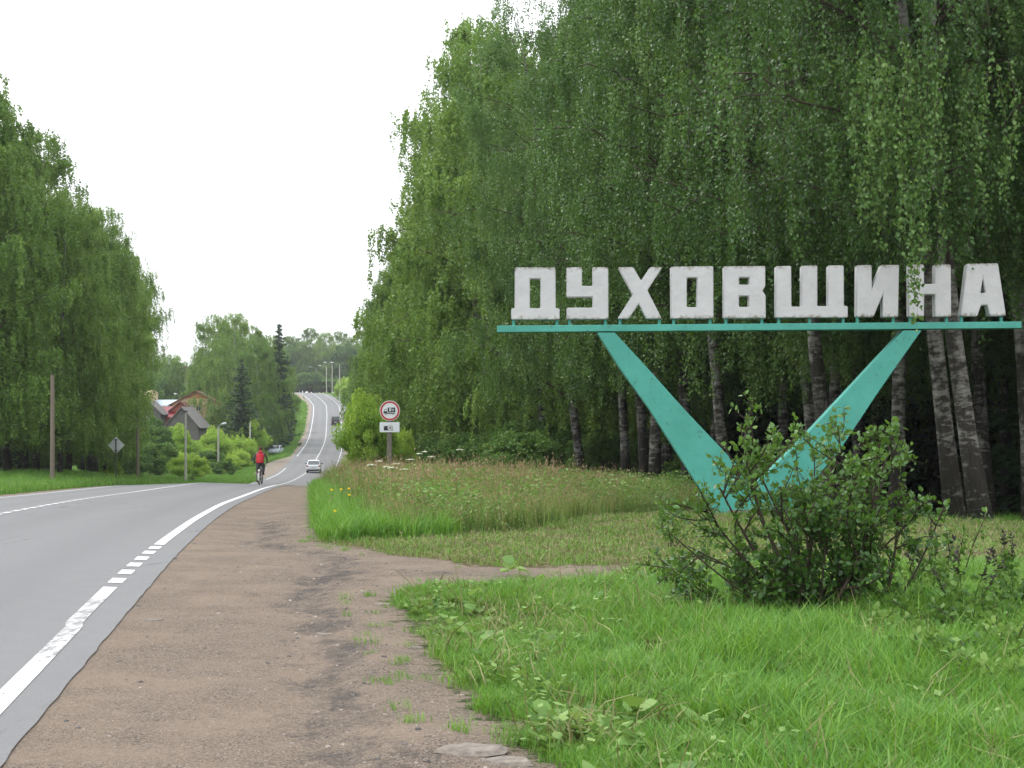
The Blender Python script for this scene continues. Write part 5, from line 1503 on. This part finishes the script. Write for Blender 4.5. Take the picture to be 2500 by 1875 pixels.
# ------------------------------------------------------------------ cars
def car(px, py_w, y, rz, paint, label, boxy=False, name='parked_car', front=False, lane_z=None, lower=1.0):
    x = X(px, y); z0 = (gzf(x, y) if lane_z is None else lane_z) + .006
    root = empty(name, (x, y, z0), rz); tag(root, label, 'car')
    Lh, W = 2.0, .82
    if boxy: Lh, W = 1.95, .86
    # side profile (local y forward, z up); the rear faces the viewer when rz = 0
    if boxy:
        body = [(-1.95, .42), (-1.95, 1.05), (1.85, 1.02), (1.95, .9), (1.95, .42)]
        cab = [(-1.92, 1.04), (-1.86, 1.78), (.35, 1.78), (.75, 1.03)]
    else:
        body = [(-2.0, .3), (-2.03, .62), (-1.98, .9), (-1.72, .97), (1.1, .93), (1.85, .72), (2.0, .5), (1.98, .28)]
        cab = [(-1.78, .95), (-1.35, 1.4), (-.9, 1.47), (.05, 1.46), (.95, .93)]
    def loft(prof, w0, w1, zlo, zhi, m, nm, par, bev=.05):
        V_ = []
        for sgn in (-1, 1):
            for (yy, zz) in prof:
                u = (zz - zlo) / (zhi - zlo); V_.append((sgn * (w0 + (w1 - w0) * max(0, min(1, u))), yy, zz))
        n = len(prof)
        F = [tuple(range(n)), tuple(range(2 * n - 1, n - 1, -1))] + [(i, i + n, (i + 1) % n + n, (i + 1) % n) for i in range(n)]
        g = Geo(); g.add(V_, F); return g.obj(nm, m, par, bevel=bev)
    b = loft(body, W, W * .97, .4, 1.0, paint, 'body', root, .06)
    zt = 1.78 if boxy else 1.47
    c = loft(cab, W * .95, W * (.93 if boxy else .76), .95, zt, paint, 'cabin', root, .05)
    # rear window, windscreen, side windows
    def pane(pts, nm='window'):
        g = Geo(); n = len(pts); g.add([tuple(q) for q in pts], [tuple(range(n))]); o = g.obj(nm, M['glass'], root); return o
    if boxy:
        pane([(-W * .78, -1.935, 1.15), (W * .78, -1.935, 1.15), (W * .74, -1.885, 1.66), (-W * .74, -1.885, 1.66)], 'rear_window')
        pane([(-W * .82, .76, 1.1), (W * .82, .76, 1.1), (W * .8, .43, 1.66), (-W * .8, .43, 1.66)], 'windscreen')
    else:
        pane([(-W * .82, -1.79, 1.0), (W * .82, -1.79, 1.0), (W * .68, -1.39, 1.39), (-W * .68, -1.39, 1.39)], 'rear_window')
        pane([(-W * .84, .93, .98), (W * .84, .93, .98), (W * .7, .14, 1.42), (-W * .7, .14, 1.42)], 'windscreen')
    for sx in (-1, 1):
        w0, w1 = (W * .955, W * .945) if boxy else (W * .955, W * .8)
        for (ya, yb, yc, yd) in ((-1.5, -.35, -.35, -1.2), (-.25, .62, .0, -.25)):
            pane([(sx * w0, ya, 1.02), (sx * w0, yb, 1.02), (sx * w1, yc, zt - .1), (sx * w1, yd, zt - .1)][::sx], 'side_window')
        g = Geo(); g.box((sx * (W + .1), .55, 1.02), (.2, .08, .13)); g.obj('mirror', M['car_trim'], root, bevel=.02)
        for yy in (-1.25, 1.25):
            g = Geo(); g.disc_x((sx * (W - .09), yy, .3), .3, .19, 18); t = g.obj('wheel', M['rubber'], root)
            g = Geo(); g.disc_x((sx * (W + .0), yy, .3), .18, .03, 12); g.obj('rim', M['steel'], t)
        g = Geo()
        if boxy: g.box((sx * W * .85, -1.97, .85), (.14, .04, .3))
        else: g.box((sx * W * .84, -2.0, .8), (.2, .08, .16))
        g.obj('tail_light', M['tail_red'], root, bevel=.01)
        g = Geo(); g.box((sx * W * .72, 1.93 if not boxy else 1.96, .66), (.3, .08, .14)); g.obj('headlight', M['lamp_head'], root, bevel=.02)
    g = Geo(); g.box((0, -2.03, .5), (W * 2.0, .14, .22)); g.obj('rear_bumper', paint if not boxy else M['car_trim'], root, bevel=.04)
    g = Geo(); g.box((0, 1.98, .45), (W * 1.98, .14, .22)); g.obj('front_bumper', paint if not boxy else M['car_trim'], root, bevel=.04)
    g = Geo(); g.box((0, -2.06, .72 if not boxy else .62), (.5, .09, .11)); g.obj('number_plate', M['plate'], root)
    g = Geo(); g.box((0, -1.9, .27), (W * 1.5, .25, .14)); g.obj('underbody', M['car_trim'], root)
    return root
yb = 190; xb = X(766, yb)
hd_ = lambda y: math.atan(-(float(xc(y + 5)) - float(xc(y - 5))) / 10)
car(766.5, 0, 190, hd_(190), M['car_white'], 'white hatchback driving away in the right lane below the hill', name='moving_car', lane_z=float(road_z(xb - xc(190), 190)))
y2 = 345
car(819, 0, y2, hd_(y2), M['car_dark'], 'dark boxy off-road vehicle climbing the hill road', boxy=True, name='moving_car', lane_z=float(road_z(2.0, y2)))
car(673, 0, 252, R(176), M['car_blue'], 'pale blue sedan parked on the grass under the trees')

# white-and-grey marker post on the verge
x_, y_ = X(683, 313), 313
g = Geo(); g.box((0, 0, .6), (.22, .1, 1.4)); o = g.obj('marker_post', M['frame_white'], loc=(x_, y_, gzf(x_, y_))); tag(o, 'short white post on the verge above the parked car', 'post')

# ------------------------------------------------------------------ cyclist
def cyclist():
    y = 76.5; x = X(636, y); z0 = float(road_z(x - float(xc(y)), y)) + .006
    head = hd_(80)
    bike = empty('bicycle', (x, y, z0), head - .05)
    tag(bike, 'bicycle with a pale rear mudguard ridden away by the person in red', 'bicycle')
    def wheel(yy, nm):
        g = Geo(); n = 28; r0, rt_ = .33, .022
        V_, F = [], []
        for i in range(n):
            a = 2 * math.pi * i / n
            for j in range(6):
                b = 2 * math.pi * j / 6; rr_ = r0 + rt_ * math.cos(b)
                V_.append((rt_ * math.sin(b), yy + math.cos(a) * rr_, .352 + math.sin(a) * rr_))
        for i in range(n):
            for j in range(6): F.append((i * 6 + j, i * 6 + (j + 1) % 6, ((i + 1) % n) * 6 + (j + 1) % 6, ((i + 1) % n) * 6 + j))
        g.add(V_, F); w_ = g.obj(nm, M['rubber'], bike)
        g = Geo()
        for i in range(14):
            a = 2 * math.pi * i / 14; g.tube([(.02 * (-1) ** i, yy, .352), (0, yy + math.cos(a) * .31, .352 + math.sin(a) * .31)], .002, 3)
        g.tube([(-.05, yy, .352), (.05, yy, .352)], .02, 8); g.obj('spokes', M['steel'], w_)
    wheel(-.5, 'wheel'); wheel(.55, 'wheel')
    g = Geo()
    for a, b, r_ in [((0, 0, .3), (0, -.18, .78), .016), ((0, 0, .3), (0, .42, .82), .018), ((0, -.16, .72), (0, .4, .88), .016), ((.045, -.5, .352), (.02, 0, .3), .01), ((-.045, -.5, .352), (-.02, 0, .3), .01),
                     ((.045, -.5, .352), (.01, -.17, .72), .008), ((-.045, -.5, .352), (-.01, -.17, .72), .008), ((.05, .55, .352), (.03, .42, .8), .011), ((-.05, .55, .352), (-.03, .42, .8), .011), ((0, .42, .78), (0, .38, 1.0), .016)]:
        g.tube([a, b], r_, 6)
    g.obj('frame', M['dark_steel'], bike)
    g = Geo(); g.tube([(-.31, .26, 1.02), (-.2, .34, 1.03), (0, .38, 1.0), (.2, .34, 1.03), (.31, .26, 1.02)], .014, 6); hb = g.obj('handlebar', M['steel'], bike)
    for s_ in (-1, 1):
        g = Geo(); g.tube([(s_ * .22, .325, 1.03), (s_ * .33, .25, 1.02)], .019, 6); g.obj('grip', M['black'], hb)
    g = Geo(); g.tube([(0, -.3, .93), (0, -.2, .94), (0, -.02, .93)], [.085, .07, .02], 8); g.tube([(0, -.18, .78), (0, -.2, .92)], .014, 6); g.obj('saddle', M['black'], bike)
    g = Geo(); P_ = [(0, -.5 + math.cos(a) * .38, .352 + math.sin(a) * .38) for a in np.linspace(1.2, 3.5, 9)]
    V_ = [(sx * .035, q[1], q[2]) for q in P_ for sx in (-1, 1)]
    g.add(V_, [(2 * i, 2 * i + 1, 2 * i + 3, 2 * i + 2) for i in range(8)]); g.obj('mudguard', M['fender'], bike)
    g = Geo(); g.box((0, -.87, .62), (.06, .03, .08)); g.obj('reflector', M['tail_red'], bike)
    g = Geo(); g.tube([(.02, 0, .3), (.06, 0, .3)], .09, 16); g.tube([(.07, 0, .3), (.09, -.02, .47)], .01, 5); g.tube([(-.07, 0, .3), (-.09, .02, .13)], .01, 5); g.obj('crank', M['steel'], bike)
    for sx, zz in ((1, .47), (-1, .13)):
        g = Geo(); g.box((sx * .13, 0, zz), (.1, .08, .02)); g.obj('pedal', M['black'], bike)
    # rider: one continuous body grown over a skeleton
    me = D.meshes.new('body')
    # joint: (x, y, z, radius)
    J = [(0, -.22, 1.0, .145), (0, -.18, 1.14, .13), (0, -.1, 1.3, .145), (0, -.03, 1.42, .15), (0, .02, 1.5, .085), (0, .05, 1.56, .055),
         # right arm
         (.19, .0, 1.44, .07), (.27, .1, 1.25, .048), (.29, .24, 1.08, .036),
         (-.19, .0, 1.44, .07), (-.3, .08, 1.23, .048), (-.3, .22, 1.07, .036),
         # right leg bent (pedal up), left leg stretched (pedal down)
         (.11, -.16, .95, .1), (.14, .14, .86, .075), (.14, .06, .62, .052), (.13, -.03, .55, .042),
         (-.11, -.17, .93, .1), (-.13, .02, .6, .07), (-.13, -.06, .35, .052), (-.13, -.09, .2, .042)]
    E = [(0, 1), (1, 2), (2, 3), (3, 4), (4, 5), (3, 6), (6, 7), (7, 8), (3, 9), (9, 10), (10, 11), (0, 12), (12, 13), (13, 14), (14, 15), (0, 16), (16, 17), (17, 18), (18, 19)]
    me.from_pydata([j[:3] for j in J], E, [])
    tmp = D.objects.new('body', me); COL.objects.link(tmp)
    md = tmp.modifiers.new('skin', 'SKIN'); md.use_smooth_shade = True
    for i, j in enumerate(J): me.skin_vertices[0].data[i].radius = (j[3], j[3])
    me.skin_vertices[0].data[0].use_root = True
    tmp.modifiers.new('sub', 'SUBSURF').levels = 1
    tmp.modifiers['sub'].render_levels = 1
    dg = bpy.context.evaluated_depsgraph_get(); dg.update()
    bmesh_ = D.meshes.new_from_object(tmp.evaluated_get(dg))
    D.objects.remove(tmp)
    person = empty('person', (x, y, z0), head - .05)
    tag(person, 'cyclist in a red hooded vest and grey trousers seen from behind', 'person')
    bmesh_.materials.clear()
    for q in ('trouser', 'sleeve', 'skin'): bmesh_.materials.append(M[q])
    n = len(bmesh_.polygons); mi = np.zeros(n, np.int32)
    for i, p_ in enumerate(bmesh_.polygons):
        c_ = p_.center
        mi[i] = 0 if c_.z < 1.03 and abs(c_.x) < .26 and not (abs(c_.x) > .2 and c_.y > .15) else (2 if (c_.z > 1.53) else 1)
    bmesh_.polygons.foreach_set('material_index', mi)
    o = D.objects.new('body', bmesh_); link(o, person)
    def ell(c, r_, nm, m, n1=12, n2=8, par=person, cut=None):
        g = Geo(); V_, F = [], []
        for i in range(n2 + 1):
            a = math.pi * i / n2
            for j in range(n1):
                b = 2 * math.pi * j / n1
                V_.append((c[0] + r_[0] * math.sin(a) * math.cos(b), c[1] + r_[1] * math.sin(a) * math.sin(b), c[2] + r_[2] * math.cos(a)))
        for i in range(n2):
            for j in range(n1): F.append((i * n1 + j, i * n1 + (j + 1) % n1, (i + 1) * n1 + (j + 1) % n1, (i + 1) * n1 + j))
        g.add(V_, F); return g.obj(nm, m, par, smooth=True)
    hd = ell((0, .09, 1.66), (.075, .095, .115), 'head', M['skin'])
    for s_ in (-1, 1): ell((s_ * .078, .085, 1.655), (.014, .025, .032), 'ear', M['skin'], 8, 5, hd)
    ell((0, .075, 1.685), (.083, .098, .105), 'hair', M['hair'], par=person)
    # vest: shell over the torso
    g = Geo(); prof = [(-.235, 1.02, .175, .13), (-.225, 1.06, .185, .135), (-.19, 1.16, .175, .13), (-.13, 1.28, .19, .135), (-.06, 1.4, .205, .14), (-.01, 1.47, .17, .12), (.02, 1.52, .09, .09)]
    V_, F = [], []
    n = 16
    for (cy, cz, rx, ry_) in prof:
        for j in range(n):
            a = 2 * math.pi * j / n; V_.append((rx * math.cos(a), cy + ry_ * math.sin(a), cz))
    for i in range(len(prof) - 1):
        for j in range(n): F.append((i * n + j, i * n + (j + 1) % n, (i + 1) * n + (j + 1) % n, (i + 1) * n + j))
    F += [tuple(range(n)), tuple((len(prof) - 1) * n + j for j in range(n))]
    g.add(V_, F); v = g.obj('vest', M['vest'], person, smooth=True)
    ell((0, -.07, 1.5), (.115, .075, .09), 'hood', M['vest'], par=v)
    for s_, zz, yy in ((1, .5, .02), (-1, .16, .0)):
        g = Geo(); g.box((s_ * .13, yy, zz), (.095, .26, .08)); g.box((s_ * .13, yy - .08, zz + .05), (.085, .1, .08)); g.obj('shoe', M['black'], person, bevel=.02)
        g = Geo()
        hx, hy, hz = s_ * .3, .26, 1.045
        g.box((hx, hy - .02, hz), (.075, .07, .04))
        for f in range(4): g.tube([(hx - s_ * .03 + s_ * f * .02, hy + .01, hz + .01), (hx - s_ * .03 + s_ * f * .02, hy + .04, hz - .005), (hx - s_ * .03 + s_ * f * .02, hy + .02, hz - .035)], .009, 5)
        g.tube([(hx - s_ * .035, hy - .02, hz), (hx - s_ * .055, hy + .01, hz - .02)], .01, 5)
        g.obj('hand', M['black'], person)
cyclist()

# ------------------------------------------------------------------ haze
HAZE = True
if HAZE:
    g = Geo(); x0, x1, y0_, y1, z0_, z1 = -330, 330, -20, 940, -7.5, 46
    g.box(((x0 + x1) / 2, (y0_ + y1) / 2, (z0_ + z1) / 2), (x1 - x0, y1 - y0_, z1 - z0_))
    hm = D.materials.new('haze'); hm.use_nodes = True; nt = hm.node_tree; nt.nodes.clear()
    ou = nt.nodes.new('ShaderNodeOutputMaterial'); pv = nt.nodes.new('ShaderNodeVolumePrincipled')
    pv.inputs['Color'].default_value = (.93, .97, 1.0, 1); pv.inputs['Density'].default_value = .0002
    pv.inputs['Anisotropy'].default_value = .3
    nt.links.new(pv.outputs[0], ou.inputs['Volume'])
    o = g.obj('haze', hm); tag(o, kind='stuff'); o['label'] = 'thin pale haze in the air over the road'

# ------------------------------------------------------------------ labels of the trees that stand in rows
marks = {'r': [(850, 'right of the hill road'), (905, 'above the light maples left of the round traffic sign'), (960, 'behind the round traffic sign'), (1030, 'just right of the round traffic sign'), (1110, 'between the round traffic sign and the beam end'),
               (1190, 'left of the teal beam end'), (1305, 'behind the first letter of the sign'), (1435, 'behind the second letter of the sign'), (1560, 'behind the third letter of the sign'), (1690, 'behind the fourth letter of the sign'), (1815, 'behind the fifth letter of the sign'),
               (1975, 'behind the sixth letter of the sign'), (2135, 'behind the seventh letter of the sign'), (2260, 'behind the eighth letter of the sign'), (2395, 'behind the ninth letter of the sign'), (2520, 'at the right frame edge past the last letter')],
         'l': [(-60, 'at the left frame edge'), (60, 'left of the tall plain pole'), (130, 'behind the tall plain pole'), (200, 'between the plain pole and the diamond sign'), (270, 'above the diamond sign'), (330, 'above the cross-arm pole')],
         'h': [(705, 'left of the road bend'), (735, 'above the road bend'), (770, 'over the middle of the bend'), (800, 'behind the farther hill lamps'), (835, 'behind the nearest hill lamp'), (880, 'right of the hill lamps')],
         'v': [(290, 'behind the white building'), (350, 'behind the cream building'), (395, 'behind the thuja'), (440, 'behind the red roof'), (500, 'behind the yellow house')]}
kinds = {'right_birch': ('r', 'weeping birch'), 'right_birch_in': ('r', 'weeping birch'), 'right_spruce': ('r', 'dark spruce'), 'under': ('r', 'leafy shrub'),
         'left_birch': ('l', 'tall birch'), 'left_birch_in': ('l', 'tall birch'), 'left_spruce': ('l', 'dark spruce'), 'hill': ('h', 'hillside birch'), 'hilltop': ('h', 'hazy tree'), 'hillbush': ('h', 'low bush'), 'back': ('v', 'tree'), 'round': ('v', 'low tree')}
ordn = ['nearest', 'second nearest', 'third nearest', 'fourth nearest', 'fifth nearest', 'sixth nearest', 'seventh nearest', 'eighth nearest', 'ninth nearest', 'tenth nearest']
grp = {}
for q in placed:
    if q['label']: continue
    s_, w_ = kinds[q['kind']]
    mk = min(marks[s_], key=lambda a: abs(a[0] - q['px']))[1]
    grp.setdefault((w_, mk), []).append(q)
for (w_, mk), lst in grp.items():
    lst.sort(key=lambda q: q['y'])
    for i, q in enumerate(lst):
        q['o']['label'] = ('%s %s' % (w_, mk)) if len(lst) == 1 else ('%s %s standing %s' % (ordn[i], w_, mk) if i < 10 else 'deep set %s %s' % (w_, mk))
print('trees', len(placed))
